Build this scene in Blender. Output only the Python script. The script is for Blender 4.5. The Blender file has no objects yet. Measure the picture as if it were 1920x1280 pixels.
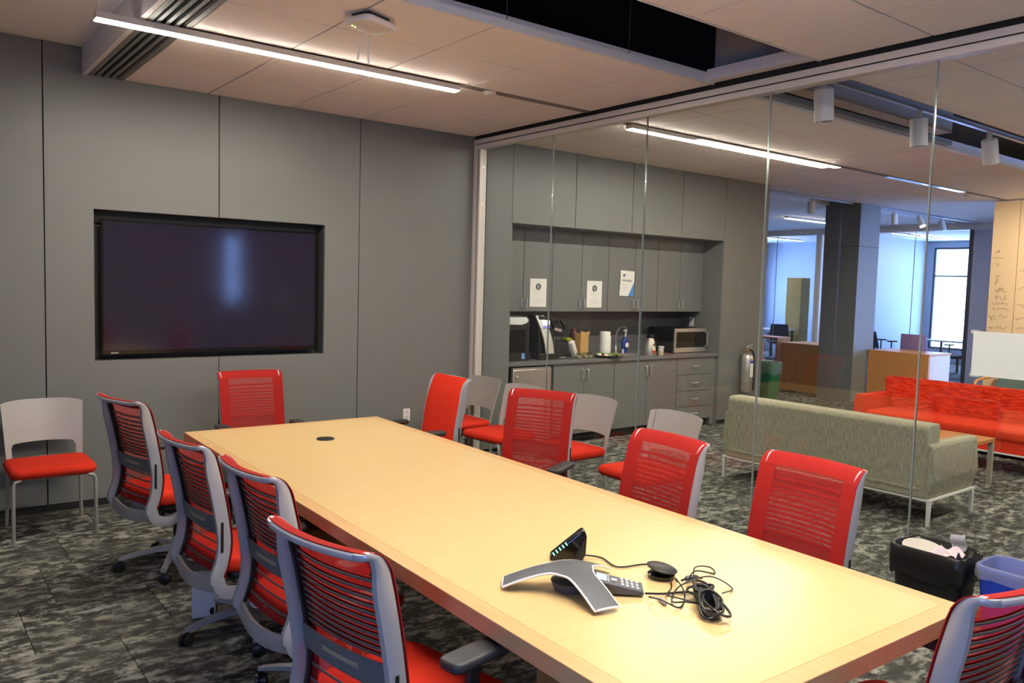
import bpy, bmesh, math, random
from mathutils import Vector, Matrix
random.seed(7)
PI = math.pi
SC = bpy.context.scene
COL = SC.collection
# ------------------------------------------------------------------ camera
cam_d = bpy.data.cameras.new('camera'); cam = bpy.data.objects.new('camera', cam_d); COL.objects.link(cam)
yaw, pitch, roll = 0.6595, -0.0709, 0.0277
F = Vector((math.sin(yaw)*math.cos(pitch), math.cos(yaw)*math.cos(pitch), math.sin(pitch)))
R0 = Vector((math.cos(yaw), -math.sin(yaw), 0)); U0 = R0.cross(F)
R_ = math.cos(roll)*R0 + math.sin(roll)*U0; U_ = -math.sin(roll)*R0 + math.cos(roll)*U0
M = Matrix((R_, U_, -F)).transposed().to_4x4(); M.translation = Vector((-4.568, -6.515, 1.718))
cam.matrix_world = M
cam_d.sensor_width = 36; cam_d.lens = 1520.18/1920*36; cam_d.clip_start = 0.05; cam_d.clip_end = 200
SC.camera = cam
# ------------------------------------------------------------------ world, exposure
W = bpy.data.worlds.new('sky'); SC.world = W; W.use_nodes = True
bg = W.node_tree.nodes['Background']; bg.inputs[0].default_value = (0.27, 0.43, 1.0, 1); bg.inputs[1].default_value = 10.0
SC.view_settings.view_transform = 'Standard'; SC.view_settings.look = 'None'
SC.view_settings.exposure = 1.32; SC.view_settings.gamma = 1; SC.view_settings.use_curve_mapping = False
LAMP = 52.0                       # radiance of the linear lamps
WARM = (1.0, 0.92, 0.80)
SC.cycles.max_bounces = 10; SC.cycles.transparent_max_bounces = 24
SC.cycles.diffuse_bounces = 5; SC.cycles.glossy_bounces = 4
SC.cycles.caustics_reflective = False; SC.cycles.caustics_refractive = False
SC.cycles.sample_clamp_indirect = 6
# ------------------------------------------------------------------ materials
def lin(c):
    c = c/255.0
    return c/12.92 if c <= 0.04045 else ((c+0.055)/1.055)**2.4
def rgb(r, g, b): return (lin(r), lin(g), lin(b), 1)
class NT:
    def __init__(s, name):
        s.m = bpy.data.materials.new(name); s.m.use_nodes = True; s.t = s.m.node_tree
        s.b = s.t.nodes['Principled BSDF']; s.out = s.t.nodes['Material Output']
    def n(s, typ, **kw):
        x = s.t.nodes.new(typ)
        for k, v in kw.items(): setattr(x, k, v)
        return x
    def l(s, a, b): s.t.links.new(a, b)
MATS = {}
def mat(name, col, rough=0.5, metal=0.0, var=0.06, scale=30, bump=0.0, bscale=200, spec=0.5, emis=None, estr=0, coat=0, sheen=0):
    """plain procedural material: base colour varied by noise, optional fine bump"""
    if name in MATS: return MATS[name]
    k = NT(name); b = k.b
    b.inputs['Roughness'].default_value = rough; b.inputs['Metallic'].default_value = metal
    b.inputs['Specular IOR Level'].default_value = spec
    if coat: b.inputs['Coat Weight'].default_value = coat; b.inputs['Coat Roughness'].default_value = 0.08
    if sheen: b.inputs['Sheen Weight'].default_value = sheen
    if var > 0:
        tc = k.n('ShaderNodeTexCoord'); nz = k.n('ShaderNodeTexNoise'); nz.inputs['Scale'].default_value = scale; nz.inputs['Detail'].default_value = 4
        k.l(tc.outputs['Object'], nz.inputs['Vector'])
        mx = k.n('ShaderNodeMix', data_type='RGBA'); k.l(nz.outputs['Fac'], mx.inputs['Factor'])
        mx.inputs['A'].default_value = tuple(min(1, c*(1-var)) for c in col[:3])+(1,)
        mx.inputs['B'].default_value = tuple(min(1, c*(1+var)) for c in col[:3])+(1,)
        k.l(mx.outputs['Result'], b.inputs['Base Color'])
        if bump:
            n2 = k.n('ShaderNodeTexNoise'); n2.inputs['Scale'].default_value = bscale; n2.inputs['Detail'].default_value = 2
            k.l(tc.outputs['Object'], n2.inputs['Vector'])
            bp = k.n('ShaderNodeBump'); bp.inputs['Strength'].default_value = bump; bp.inputs['Distance'].default_value = 0.002
            k.l(n2.outputs['Fac'], bp.inputs['Height']); k.l(bp.outputs['Normal'], b.inputs['Normal'])
    else: b.inputs['Base Color'].default_value = col
    if emis: b.inputs['Emission Color'].default_value = tuple(emis[:3])+(1,); b.inputs['Emission Strength'].default_value = estr
    MATS[name] = k.m
    return k.m
def wood(name, a, b_, sc=(3, 60, 60), rough=0.32, coat=0.15):
    k = NT(name); tc = k.n('ShaderNodeTexCoord'); mp = k.n('ShaderNodeMapping'); mp.inputs['Scale'].default_value = sc
    k.l(tc.outputs['Object'], mp.inputs['Vector'])
    n1 = k.n('ShaderNodeTexNoise'); n1.inputs['Scale'].default_value = 1; n1.inputs['Detail'].default_value = 6; n1.inputs['Roughness'].default_value = 0.65
    k.l(mp.outputs[0], n1.inputs['Vector'])
    r = k.n('ShaderNodeValToRGB'); r.color_ramp.elements[0].position = 0.3; r.color_ramp.elements[1].position = 0.75
    r.color_ramp.elements[0].color = a; r.color_ramp.elements[1].color = b_
    k.l(n1.outputs['Fac'], r.inputs['Fac']); k.l(r.outputs['Color'], k.b.inputs['Base Color'])
    k.b.inputs['Roughness'].default_value = rough; k.b.inputs['Coat Weight'].default_value = coat; k.b.inputs['Coat Roughness'].default_value = 0.2
    MATS[name] = k.m; return k.m
def carpet(name):
    k = NT(name); g = k.n('ShaderNodeNewGeometry'); oi = k.n('ShaderNodeObjectInfo')
    ad = k.n('ShaderNodeVectorMath', operation='MULTIPLY_ADD')
    cb = k.n('ShaderNodeCombineXYZ'); k.l(oi.outputs['Random'], cb.inputs[0]); k.l(oi.outputs['Random'], cb.inputs[1])
    k.l(cb.outputs[0], ad.inputs[0]); ad.inputs[1].default_value = (37, 53, 0); k.l(g.outputs['Position'], ad.inputs[2])
    mp = k.n('ShaderNodeMapping'); mp.inputs['Scale'].default_value = (8.5, 15, 1); k.l(ad.outputs[0], mp.inputs['Vector'])
    n1 = k.n('ShaderNodeTexNoise'); n1.inputs['Scale'].default_value = 1; n1.inputs['Detail'].default_value = 9; n1.inputs['Roughness'].default_value = 0.74; n1.inputs['Distortion'].default_value = 0.1
    k.l(mp.outputs[0], n1.inputs['Vector'])
    r = k.n('ShaderNodeValToRGB'); e = r.color_ramp.elements
    e[0].position = 0.42; e[0].color = rgb(58, 58, 54); e[1].position = 0.60; e[1].color = rgb(166, 166, 154)
    x = r.color_ramp.elements.new(0.50); x.color = rgb(84, 84, 78); x = r.color_ramp.elements.new(0.53); x.color = rgb(136, 136, 126)
    k.l(n1.outputs['Fac'], r.inputs['Fac'])
    m2 = k.n('ShaderNodeMapping'); m2.inputs['Scale'].default_value = (2.0, 3.6, 1); k.l(ad.outputs[0], m2.inputs['Vector'])
    n3 = k.n('ShaderNodeTexNoise'); n3.inputs['Scale'].default_value = 1; n3.inputs['Detail'].default_value = 3; k.l(m2.outputs[0], n3.inputs['Vector'])
    r3 = k.n('ShaderNodeValToRGB'); r3.color_ramp.elements[0].position = 0.42; r3.color_ramp.elements[1].position = 0.62
    k.l(n3.outputs['Fac'], r3.inputs['Fac'])
    dk = k.n('ShaderNodeMix', data_type='RGBA'); dk.inputs['B'].default_value = rgb(74, 74, 69); k.l(r.outputs['Color'], dk.inputs['A'])
    ml = k.n('ShaderNodeMath', operation='MULTIPLY'); ml.inputs[1].default_value = 0.65; k.l(r3.outputs['Color'], ml.inputs[0]); k.l(ml.outputs[0], dk.inputs['Factor'])
    k.l(dk.outputs['Result'], k.b.inputs['Base Color'])
    k.b.inputs['Roughness'].default_value = 0.95; k.b.inputs['Specular IOR Level'].default_value = 0.1
    n2 = k.n('ShaderNodeTexNoise'); n2.inputs['Scale'].default_value = 260; k.l(g.outputs['Position'], n2.inputs['Vector'])
    bp = k.n('ShaderNodeBump'); bp.inputs['Strength'].default_value = 0.5; bp.inputs['Distance'].default_value = 0.004
    k.l(n2.outputs['Fac'], bp.inputs['Height']); k.l(bp.outputs['Normal'], k.b.inputs['Normal'])
    MATS[name] = k.m; return k.m
def glassmat(name, tint, base=0.045, rough=0.0):
    """thin clear pane: straight-through light plus a Schlick mirror layer"""
    k = NT(name); k.t.nodes.remove(k.b)
    g = k.n('ShaderNodeNewGeometry'); d = k.n('ShaderNodeVectorMath', operation='DOT_PRODUCT')
    k.l(g.outputs['Incoming'], d.inputs[0]); k.l(g.outputs['Normal'], d.inputs[1])
    a = k.n('ShaderNodeMath', operation='ABSOLUTE'); k.l(d.outputs['Value'], a.inputs[0])
    s = k.n('ShaderNodeMath', operation='SUBTRACT'); s.inputs[0].default_value = 1; k.l(a.outputs[0], s.inputs[1])
    p = k.n('ShaderNodeMath', operation='POWER'); k.l(s.outputs[0], p.inputs[0]); p.inputs[1].default_value = 5
    f = k.n('ShaderNodeMath', operation='MULTIPLY_ADD'); k.l(p.outputs[0], f.inputs[0]); f.inputs[1].default_value = 0.95; f.inputs[2].default_value = base
    t = k.n('ShaderNodeBsdfTransparent'); t.inputs[0].default_value = tint
    gl = k.n('ShaderNodeBsdfGlossy'); gl.inputs['Roughness'].default_value = rough
    mx = k.n('ShaderNodeMixShader'); k.l(f.outputs[0], mx.inputs[0]); k.l(t.outputs[0], mx.inputs[1]); k.l(gl.outputs[0], mx.inputs[2])
    k.l(mx.outputs[0], k.out.inputs['Surface']); MATS[name] = k.m; return k.m
def meshfabric(name, col, open_=0.3, through=0.0):
    """open-weave cloth: part of the surface is holes"""
    k = NT(name); k.b.inputs['Base Color'].default_value = col; k.b.inputs['Roughness'].default_value = 0.8
    tc = k.n('ShaderNodeTexCoord'); v = k.n('ShaderNodeTexVoronoi'); v.inputs['Scale'].default_value = 380; k.l(tc.outputs['Object'], v.inputs['Vector'])
    rp = k.n('ShaderNodeMath', operation='MULTIPLY_ADD'); rp.inputs[1].default_value = -0.25; rp.inputs[2].default_value = open_+0.11; k.l(v.outputs['Distance'], rp.inputs[0])
    t = k.n('ShaderNodeBsdfTransparent'); mx = k.n('ShaderNodeMixShader'); k.l(rp.outputs[0], mx.inputs[0])
    if through:
        tl = k.n('ShaderNodeBsdfTranslucent'); tl.inputs[0].default_value = col; m2 = k.n('ShaderNodeMixShader'); m2.inputs[0].default_value = through
        k.l(k.b.outputs[0], m2.inputs[1]); k.l(tl.outputs[0], m2.inputs[2]); k.l(m2.outputs[0], mx.inputs[1])
    else: k.l(k.b.outputs[0], mx.inputs[1])
    k.l(t.outputs[0], mx.inputs[2]); k.l(mx.outputs[0], k.out.inputs['Surface'])
    MATS[name] = k.m; return k.m
def weave(name, a, b_, sc=(3, 60, 10), rough=0.95, lo=.35, hi=.65):
    k = NT(name); tc = k.n('ShaderNodeTexCoord'); mp = k.n('ShaderNodeMapping'); mp.inputs['Scale'].default_value = sc; k.l(tc.outputs['Object'], mp.inputs[0])
    n = k.n('ShaderNodeTexNoise'); n.inputs['Scale'].default_value = 1; n.inputs['Detail'].default_value = 5; n.inputs['Roughness'].default_value = .7; k.l(mp.outputs[0], n.inputs['Vector'])
    r = k.n('ShaderNodeValToRGB'); r.color_ramp.elements[0].position = lo; r.color_ramp.elements[1].position = hi
    r.color_ramp.elements[0].color = a; r.color_ramp.elements[1].color = b_; k.l(n.outputs['Fac'], r.inputs[0]); k.l(r.outputs[0], k.b.inputs['Base Color'])
    k.b.inputs['Roughness'].default_value = rough; k.b.inputs['Specular IOR Level'].default_value = .15
    MATS[name] = k.m; return k.m
wall_m = mat('grey_laminate', rgb(116, 117, 113), .42, var=.03, scale=6, bump=.05)
gap_m = mat('dark_gap', rgb(24, 24, 23), .8)
ctile_m = mat('ceiling_tile_white', rgb(244, 236, 228), .9, var=.02, scale=60, bump=.15, bscale=500)
grid_m = mat('ceiling_grid', rgb(150, 140, 130), .7)
white_m = mat('white_paint', rgb(226, 222, 216), .5, var=.01)
plenum_m = mat('plenum_dark', rgb(60, 52, 45), .9)
plen2_m = mat('plenum_grey', rgb(168, 156, 144), .9)
alu_m = mat('aluminium_frame', rgb(214, 208, 198), .4, metal=.15, var=.02)
silver_m = mat('silver_plastic', rgb(176, 177, 180), .34, metal=.25, var=.02)
chrome_m = mat('chrome', rgb(225, 225, 222), .3, metal=.8, var=0)
steel_m = mat('stainless', rgb(200, 194, 184), .32, metal=.7, var=.04, scale=12)
black_m = mat('black_plastic', rgb(27, 27, 28), .4, var=.05)
blackg_m = mat('black_gloss', rgb(14, 14, 15), .12, var=0)
dgrey_m = mat('dark_grey_plastic', rgb(72, 73, 76), .45, var=.03)
padm = mat('arm_pad', rgb(48, 49, 51), .5, var=.04)
red_m = mat('red_fabric', rgb(206, 48, 27), .9, var=.08, scale=90, bump=.25, bscale=900, spec=.2)
redb_m = mat('red_band', rgb(154, 31, 25), .85, var=.06, scale=120, bump=.2, bscale=900, spec=.2)
mesh_m = meshfabric('red_mesh', rgb(190, 42, 35), .36, .38)
wire_m = mat('grey_wire', rgb(96, 90, 86), .5, var=.03)
belt_m = mat('grey_belt', rgb(104, 104, 104), .55, var=.03)
shell_m = mat('grey_shell', rgb(164, 161, 156), .38, var=.02)
leg_m = mat('grey_leg', rgb(170, 168, 162), .35, metal=.4, var=.02)
table_m = wood('maple_veneer', rgb(207, 176, 120), rgb(215, 186, 132), (5, 90, 40), .3, .1)
edge_m = wood('maple_edge', rgb(200, 158, 106), rgb(214, 176, 124), (60, 4, 60), .3, .1)
walnut_m = wood('desk_wood', rgb(182, 122, 66), rgb(206, 146, 86), (2, 40, 4), .4, .1)
glass_m = glassmat('clear_glass', (.955, .97, .958, 1), .04)
winglass_m = glassmat('window_glass', (.95, .97, .98, 1), .04)
carpet_m = carpet('patterned_carpet')
paper_m = mat('white_paper', rgb(236, 234, 226), .8, var=.01)
ink_m = mat('ink', rgb(70, 72, 78), .8, var=0)
lamp_m = mat('lamp_diffuser', rgb(255, 255, 255), .5, var=0, emis=WARM, estr=LAMP)
# ------------------------------------------------------------------ mesh helpers
class MB:
    def __init__(s): s.v = []; s.f = []
    def _add(s, vs, fs):
        o = len(s.v); s.v += [tuple(x) for x in vs]; s.f += [tuple(i+o for i in f) for f in fs]; return s
    def box(s, x0, x1, y0, y1, z0, z1):
        return s._add([(x0,y0,z0),(x1,y0,z0),(x1,y1,z0),(x0,y1,z0),(x0,y0,z1),(x1,y0,z1),(x1,y1,z1),(x0,y1,z1)],
                      [(0,3,2,1),(4,5,6,7),(0,1,5,4),(1,2,6,5),(2,3,7,6),(3,0,4,7)])
    def obox(s, c, size, rot=(0,0,0)):
        from mathutils import Euler
        m = Euler(rot).to_matrix(); h = [x/2 for x in size]; c = Vector(c)
        vs = [c + m@Vector((sx*h[0], sy*h[1], sz*h[2])) for sz in (-1,1) for sx, sy in ((-1,-1),(1,-1),(1,1),(-1,1))]
        return s._add(vs, [(0,3,2,1),(4,5,6,7),(0,1,5,4),(1,2,6,5),(2,3,7,6),(3,0,4,7)])
    def prism(s, poly, ax, a, b):
        """poly in the two other axes, extruded along ax from a to b"""
        def P(p, t): return {'x': (t, p[0], p[1]), 'y': (p[0], t, p[1]), 'z': (p[0], p[1], t)}[ax]
        n = len(poly); vs = [P(p, a) for p in poly]+[P(p, b) for p in poly]
        return s._add(vs, [tuple(range(n-1,-1,-1)), tuple(range(n, 2*n))]+[(i, (i+1)%n, n+(i+1)%n, n+i) for i in range(n)])
    def tube(s, pts, r, n=8, sx=1.0, closed=False):
        pts = [Vector(p) for p in pts]; N = len(pts); rs = r if isinstance(r, (list, tuple)) else [r]*N
        up = None; vs = []
        for i, p in enumerate(pts):
            if closed: t = pts[(i+1)%N]-pts[i-1]
            else: t = pts[min(i+1, N-1)]-pts[max(i-1, 0)]
            t.normalize()
            if up is None:
                up = Vector((0,0,1)) if abs(t.z) < .9 else Vector((1,0,0))
            a = t.cross(up); a.normalize(); up = a.cross(t); up.normalize()
            for k in range(n):
                q = 2*PI*k/n; vs.append(p + a*math.cos(q)*rs[i]*sx + up*math.sin(q)*rs[i])
        fs = []
        for i in range(N if closed else N-1):
            j = (i+1) % N
            fs += [(i*n+k, i*n+(k+1)%n, j*n+(k+1)%n, j*n+k) for k in range(n)]
        if not closed: fs += [tuple(range(n-1,-1,-1)), tuple((N-1)*n+k for k in range(n))]
        return s._add(vs, fs)
    def sweep(s, pts, sec, upv=(0,1,0)):
        """rectangular bar: sec = list of (half along upv, half across) per point"""
        pts = [Vector(p) for p in pts]; N = len(pts); U = Vector(upv); vs = []
        for i, p in enumerate(pts):
            t = (pts[min(i+1,N-1)]-pts[max(i-1,0)]).normalized(); a = t.cross(U).normalized(); u = a.cross(t).normalized()
            h, w = sec[i] if isinstance(sec, list) else sec
            vs += [p+u*h*.72+a*w, p+u*h+a*w*.5, p+u*h-a*w*.5, p+u*h*.72-a*w, p-u*h*.72-a*w, p-u*h-a*w*.5, p-u*h+a*w*.5, p-u*h*.72+a*w]
        fs = [(i*8+k, i*8+(k+1)%8, i*8+8+(k+1)%8, i*8+8+k) for i in range(N-1) for k in range(8)]
        fs += [tuple(range(7,-1,-1)), tuple((N-1)*8+k for k in range(8))]
        return s._add(vs, fs)
    def lathe(s, prof, n=20, c=(0,0,0), ax='z'):
        vs = []
        for r, z in prof:
            for k in range(n):
                q = 2*PI*k/n; a, b = r*math.cos(q), r*math.sin(q)
                vs.append({'z': (c[0]+a, c[1]+b, c[2]+z), 'x': (c[0]+z, c[1]+a, c[2]+b), 'y': (c[0]+a, c[1]+z, c[2]+b)}[ax])
        N = len(prof); fs = [(i*n+k, i*n+(k+1)%n, (i+1)*n+(k+1)%n, (i+1)*n+k) for i in range(N-1) for k in range(n)]
        fs += [tuple(range(n-1,-1,-1)), tuple((N-1)*n+k for k in range(n))]
        return s._add(vs, fs)
    def sheet(s, fn, nu, nv, th=0.0):
        """surface fn(u,v) u,v in 0..1 ; th>0 gives it thickness along its normal"""
        P = [[Vector(fn(i/nu, j/nv)) for i in range(nu+1)] for j in range(nv+1)]
        def nor(i, j):
            a = P[j][min(i+1,nu)]-P[j][max(i-1,0)]; b = P[min(j+1,nv)][i]-P[max(j-1,0)][i]; c = a.cross(b)
            return c.normalized() if c.length > 1e-12 else Vector((0,0,1))
        w = nu+1
        top = [P[j][i] for j in range(nv+1) for i in range(w)]
        F1 = [(j*w+i, j*w+i+1, (j+1)*w+i+1, (j+1)*w+i) for j in range(nv) for i in range(nu)]
        if th <= 0: return s._add(top, F1)
        bot = [P[j][i]-nor(i, j)*th for j in range(nv+1) for i in range(w)]; o = len(top)
        F2 = [tuple(o+k for k in reversed(f)) for f in F1]
        rim = [j for j in range(nu+1)]+[j*w+nu for j in range(1, nv+1)]+[nv*w+i for i in range(nu-1,-1,-1)]+[j*w for j in range(nv-1, 0, -1)]
        F3 = [(rim[k], o+rim[k], o+rim[(k+1)%len(rim)], rim[(k+1)%len(rim)]) for k in range(len(rim))]
        return s._add(top+bot, F1+F2+F3)
    def cushion(s, x0, x1, y0, y1, z0, z1, r=.06, e=.025, crown=.01, n=6):
        """rounded-rectangle pad with soft edges and a slightly crowned top"""
        cx, cy = (x0+x1)/2, (y0+y1)/2
        def loop(ins, z):
            out = []; rr = max(r-ins, .004)
            for q, (ax, ay) in enumerate(((x1-ins-rr, y1-ins-rr), (x0+ins+rr, y1-ins-rr), (x0+ins+rr, y0+ins+rr), (x1-ins-rr, y0+ins+rr))):
                for k in range(n):
                    t = q*PI/2 + PI/2*k/(n-1); out.append((ax+rr*math.cos(t), ay+rr*math.sin(t), z))
            return out
        L = [loop(e, z0)]
        for k in range(1, 4): t = PI/2*k/3; L.append(loop(e*(1-math.sin(t)), z0+e*(1-math.cos(t))))
        for k in range(0, 4): t = PI/2*k/3; L.append(loop(e*(1-math.cos(t)), z1-e+e*math.sin(t)))
        hw = min(x1-x0, y1-y0)/2
        for q in (.45, .8): L.append(loop(e+(hw-e)*q*.9, z1+crown*(q+.2)))
        m = len(L[0]); vs = [p for l in L for p in l]
        fs = [(i*m+k, i*m+(k+1)%m, (i+1)*m+(k+1)%m, (i+1)*m+k) for i in range(len(L)-1) for k in range(m)]
        fs += [tuple(range(m-1,-1,-1)), tuple((len(L)-1)*m+k for k in range(m))]
        return s._add(vs, fs)
    def sphere(s, c, r, n=10, m=6):
        rs = r if isinstance(r, tuple) else (r, r, r)
        vs = [(c[0], c[1], c[2]-rs[2])]
        for j in range(1, m):
            a = -PI/2+PI*j/m
            vs += [(c[0]+rs[0]*math.cos(a)*math.cos(2*PI*k/n), c[1]+rs[1]*math.cos(a)*math.sin(2*PI*k/n), c[2]+rs[2]*math.sin(a)) for k in range(n)]
        vs.append((c[0], c[1], c[2]+rs[2])); T = len(vs)-1
        fs = [(0, 1+(k+1)%n, 1+k) for k in range(n)]+[(T, T-n+k, T-n+(k+1)%n) for k in range(n)]
        fs += [(1+j*n+k, 1+j*n+(k+1)%n, 1+(j+1)*n+(k+1)%n, 1+(j+1)*n+k) for j in range(m-2) for k in range(n)]
        return s._add(vs, fs)
    def build(s, name, m, parent=None, bevel=0, smooth=35, seg=2, flip=True):
        me = bpy.data.meshes.new(name); me.from_pydata(s.v, [], s.f)
        b = bmesh.new(); b.from_mesh(me)
        if flip: bmesh.ops.recalc_face_normals(b, faces=b.faces)
        b.to_mesh(me); b.free()
        me.materials.append(m)
        for p in me.polygons: p.use_smooth = True
        me.set_sharp_from_angle(angle=math.radians(smooth))
        o = bpy.data.objects.new(name, me); COL.objects.link(o)
        if parent: o.parent = parent
        if bevel:
            w = o.modifiers.new('bevel', 'BEVEL'); w.width = bevel; w.segments = seg; w.limit_method = 'ANGLE'; w.angle_limit = math.radians(40)
        return o
def tag(o, label, cat, group=None):
    o['label'] = label; o['category'] = cat
    if group: o['group'] = group
    return o
def thing(name, label, cat, loc=(0,0,0), rz=0, group=None):
    o = bpy.data.objects.new(name, None); COL.objects.link(o); o.empty_display_size = .1
    o.location = loc; o.rotation_euler = (0, 0, rz)
    return tag(o, label, cat, group)
def sroot(name):
    o = bpy.data.objects.new(name, None); COL.objects.link(o); o['kind'] = 'structure'; return o
def struct(name, mb, m, **k):
    o = mb.build(name, m, None, **k); o['kind'] = 'structure'; return o
def copy_tree(o, parent=None):
    c = o.copy(); COL.objects.link(c)
    if parent is not None: c.parent = parent
    for ch in list(o.children): copy_tree(ch, c)
    return c
def share(o, loc, parent, rz=0):
    c = o.copy(); COL.objects.link(c); c.parent = parent; c.location = loc; c.rotation_euler = (0, 0, rz); return c
def spline(pts, n=6):
    """Catmull-Rom through points"""
    P = [Vector(p) for p in pts]; P = [2*P[0]-P[1]]+P+[2*P[-1]-P[-2]]; out = []
    for i in range(1, len(P)-2):
        for k in range(n):
            t = k/n; a, b, c, d = P[i-1], P[i], P[i+1], P[i+2]
            out.append(.5*((2*b)+(c-a)*t+(2*a-5*b+4*c-d)*t*t+(3*b-a-3*c+d)*t**3))
    out.append(P[-2]); return out
# ================================================================== THE ROOM
ZC = 3.115
# ---- floor: base slab plus carpet tiles laid in staggered rows
floor = struct('floor', MB().box(-6.5, 17, -8.5, 8, -.2, -.012), carpet_m)
tw = .6075
proto = MB().box(0, tw, 0, tw, -.012, 0).build('carpet_tile', carpet_m, floor, bevel=.0015, seg=1); first = True
row = 0; y = -.612
while y > -6.2:
    off = (-3.845+.173*((row*2) % 3) + .0) % .61
    x = -5.1+off
    while x < 4.9:
        if not (x > -.4 and y < -5.4) and not (x+.6 < -4.4 and y < -4.4):
            if first: proto.location = (x, y, 0); first = False
            else: share(proto, (x, y, 0), floor)
        x += .61
    y -= .61; row += 1
struct('floor_2', MB().box(4.9, 16.99, -8.49, 7.99, -.012, 0), carpet_m)
struct('floor_3', MB().box(-6.49, -5.1, -8.49, -.001, -.012, -.001), carpet_m)
struct('floor_4', MB().box(-5.1, 4.9, -8.49, -6.1, -.013, -.002), carpet_m)
# ---- outer shell
struct('ceiling_2', MB().box(-6.6, 17.1, -8.6, 8.1, 3.9, 4.05), plenum_m)
def hole_wall(parent, ax, pos, th, a0, a1, z0, z1, holes, m):
    """wall with rectangular openings; ax = axis of the wall's normal"""
    cuts = sorted(set([a0, a1]+[h[0] for h in holes]+[h[1] for h in holes]))
    for i in range(len(cuts)-1):
        p, q = cuts[i], cuts[i+1]; hs = [h for h in holes if h[0] <= p+1e-6 and h[1] >= q-1e-6]
        segs = [(z0, z1)]
        for h in hs: segs = [(z0, h[2]), (h[3], z1)]
        for s, t in segs:
            if t-s < .005: continue
            (MB().box(pos, pos+th, p, q, s, t) if ax == 'x' else MB().box(p, q, pos, pos+th, s, t)).build('panel', m, parent)
def window(n, ax, pos, a0, a1, z0, z1, vert=1, horz=(.5,), d=.06, fm=None):
    """framed window: stiles, muntins and panes"""
    w = sroot('window_%d' % n); fm = fm or dgrey_m
    def bx(p, q, s, t, dd=d, m=None, nm='frame_bar'):
        m = m or fm
        (MB().box(pos-dd/2, pos+dd/2, p, q, s, t) if ax == 'x' else MB().box(p, q, pos-dd/2, pos+dd/2, s, t)).build(nm, m, w)
    f = .05
    bx(a0, a0+f, z0, z1); bx(a1-f, a1, z0, z1); bx(a0+f, a1-f, z0, z0+f); bx(a0+f, a1-f, z1-f, z1)
    xs = [a0+(a1-a0)*k/(vert+1) for k in range(vert+2)]; zs = [z0]+[z0+(z1-z0)*h for h in horz]+[z1]
    for x in xs[1:-1]: bx(x-.02, x+.02, z0+f, z1-f, d*.8, None, 'muntin')
    for z in zs[1:-1]: bx(a0+f, a1-f, z-.02, z+.02, d*.7, None, 'muntin')
    for i in range(len(xs)-1):
        for j in range(len(zs)-1): bx(xs[i]+.01, xs[i+1]-.01, zs[j]+.01, zs[j+1]-.01, .006, winglass_m, 'pane')
    return w
wl = sroot('wall_left'); hole_wall(wl, 'x', -6.6, .1, -8.6, 0, 0, 3.9, [(-8.0, -6.7, .9, 2.4)], wall_m)
window(1, 'x', -6.55, -8.0, -6.7, .9, 2.4, 1, (.62,))
wr = sroot('wall_rear')
WIN = [(.42, .72, 1.2, 2.5)]
hole_wall(wr, 'y', -8.6, .1, -6.6, 8.3, 0, 3.9, WIN, mat('rear_wall_paint', rgb(170, 168, 162), .7))
window(2, 'y', -8.55, .42, .72, 1.2, 2.5, 0, (.5,))
# ---- TV wall, panels with shadow gaps
wb = sroot('wall_back')
MB().box(-6.5, .44, .03, .7, 0, 3.4).build('backing', gap_m, wb)     # dark substrate seen in the joints
RX0, RX1, RZ0, RZ1 = -3.362, -1.573, 1.072, 2.174
g = .0035
def pan(poly, y0=0., y1=.03): return MB().prism(poly, 'y', y0, y1).build('wall_panel', wall_m, wb, bevel=.0015, seg=1)
Z0, Z1 = .05, 3.3
pan([(-6.5, Z0), (-4.9-g, Z0), (-4.9-g, Z1), (-6.5, Z1)]); pan([(-4.9+g, Z0), (-3.675-g, Z0), (-3.675-g, Z1), (-4.9+g, Z1)])
pan([(-3.675+g, Z0), (-2.469-g, Z0), (-2.469-g, RZ0), (RX0, RZ0), (RX0, RZ1), (-2.469-g, RZ1), (-2.469-g, Z1), (-3.675+g, Z1)])
pan([(-2.469+g, Z0), (-1.25-g, Z0), (-1.25-g, Z1), (-2.469+g, Z1), (-2.469+g, RZ1), (RX1, RZ1), (RX1, RZ0), (-2.469+g, RZ0)])
pan([(-1.25+g, Z0), (-.002, Z0), (-.002, Z1), (-1.25+g, Z1)])
pan([(.11, Z0), (.44, Z0), (.44, Z1), (.11, Z1)])
# the backing has to open for the recess: rebuild it around the niche
bpy.data.objects.remove(wb.children[0], do_unlink=True)
for a in ((-6.5, RX0-.02, 0, 3.4), (RX1+.02, .44, 0, 3.4), (RX0-.02, RX1+.02, 0, RZ0-.02), (RX0-.02, RX1+.02, RZ1+.02, 3.4)):
    MB().box(a[0], a[1], .0305, .7, a[2], a[3]).build('backing', gap_m, wb)
rec_m = mat('recess_liner', rgb(70, 70, 68), .6)
for a in ((RX0-.02, RX0, .0, .2, RZ0-.02, RZ1+.02), (RX1, RX1+.02, .0, .2, RZ0-.02, RZ1+.02), (RX0, RX1, .03, .2, RZ0-.02, RZ0), (RX0, RX1, .03, .2, RZ1, RZ1+.02), (RX0, RX1, .19, .2, RZ0, RZ1)):
    MB().box(*((a[0], a[1], max(a[2], .0305), a[3], a[4], a[5]))).build('recess_side', rec_m, wb)
bb = struct('baseboard_back', MB().box(-6.5, -.002, -.006, .03, 0, .048), mat('black_base', rgb(26, 25, 24), .6))
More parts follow.
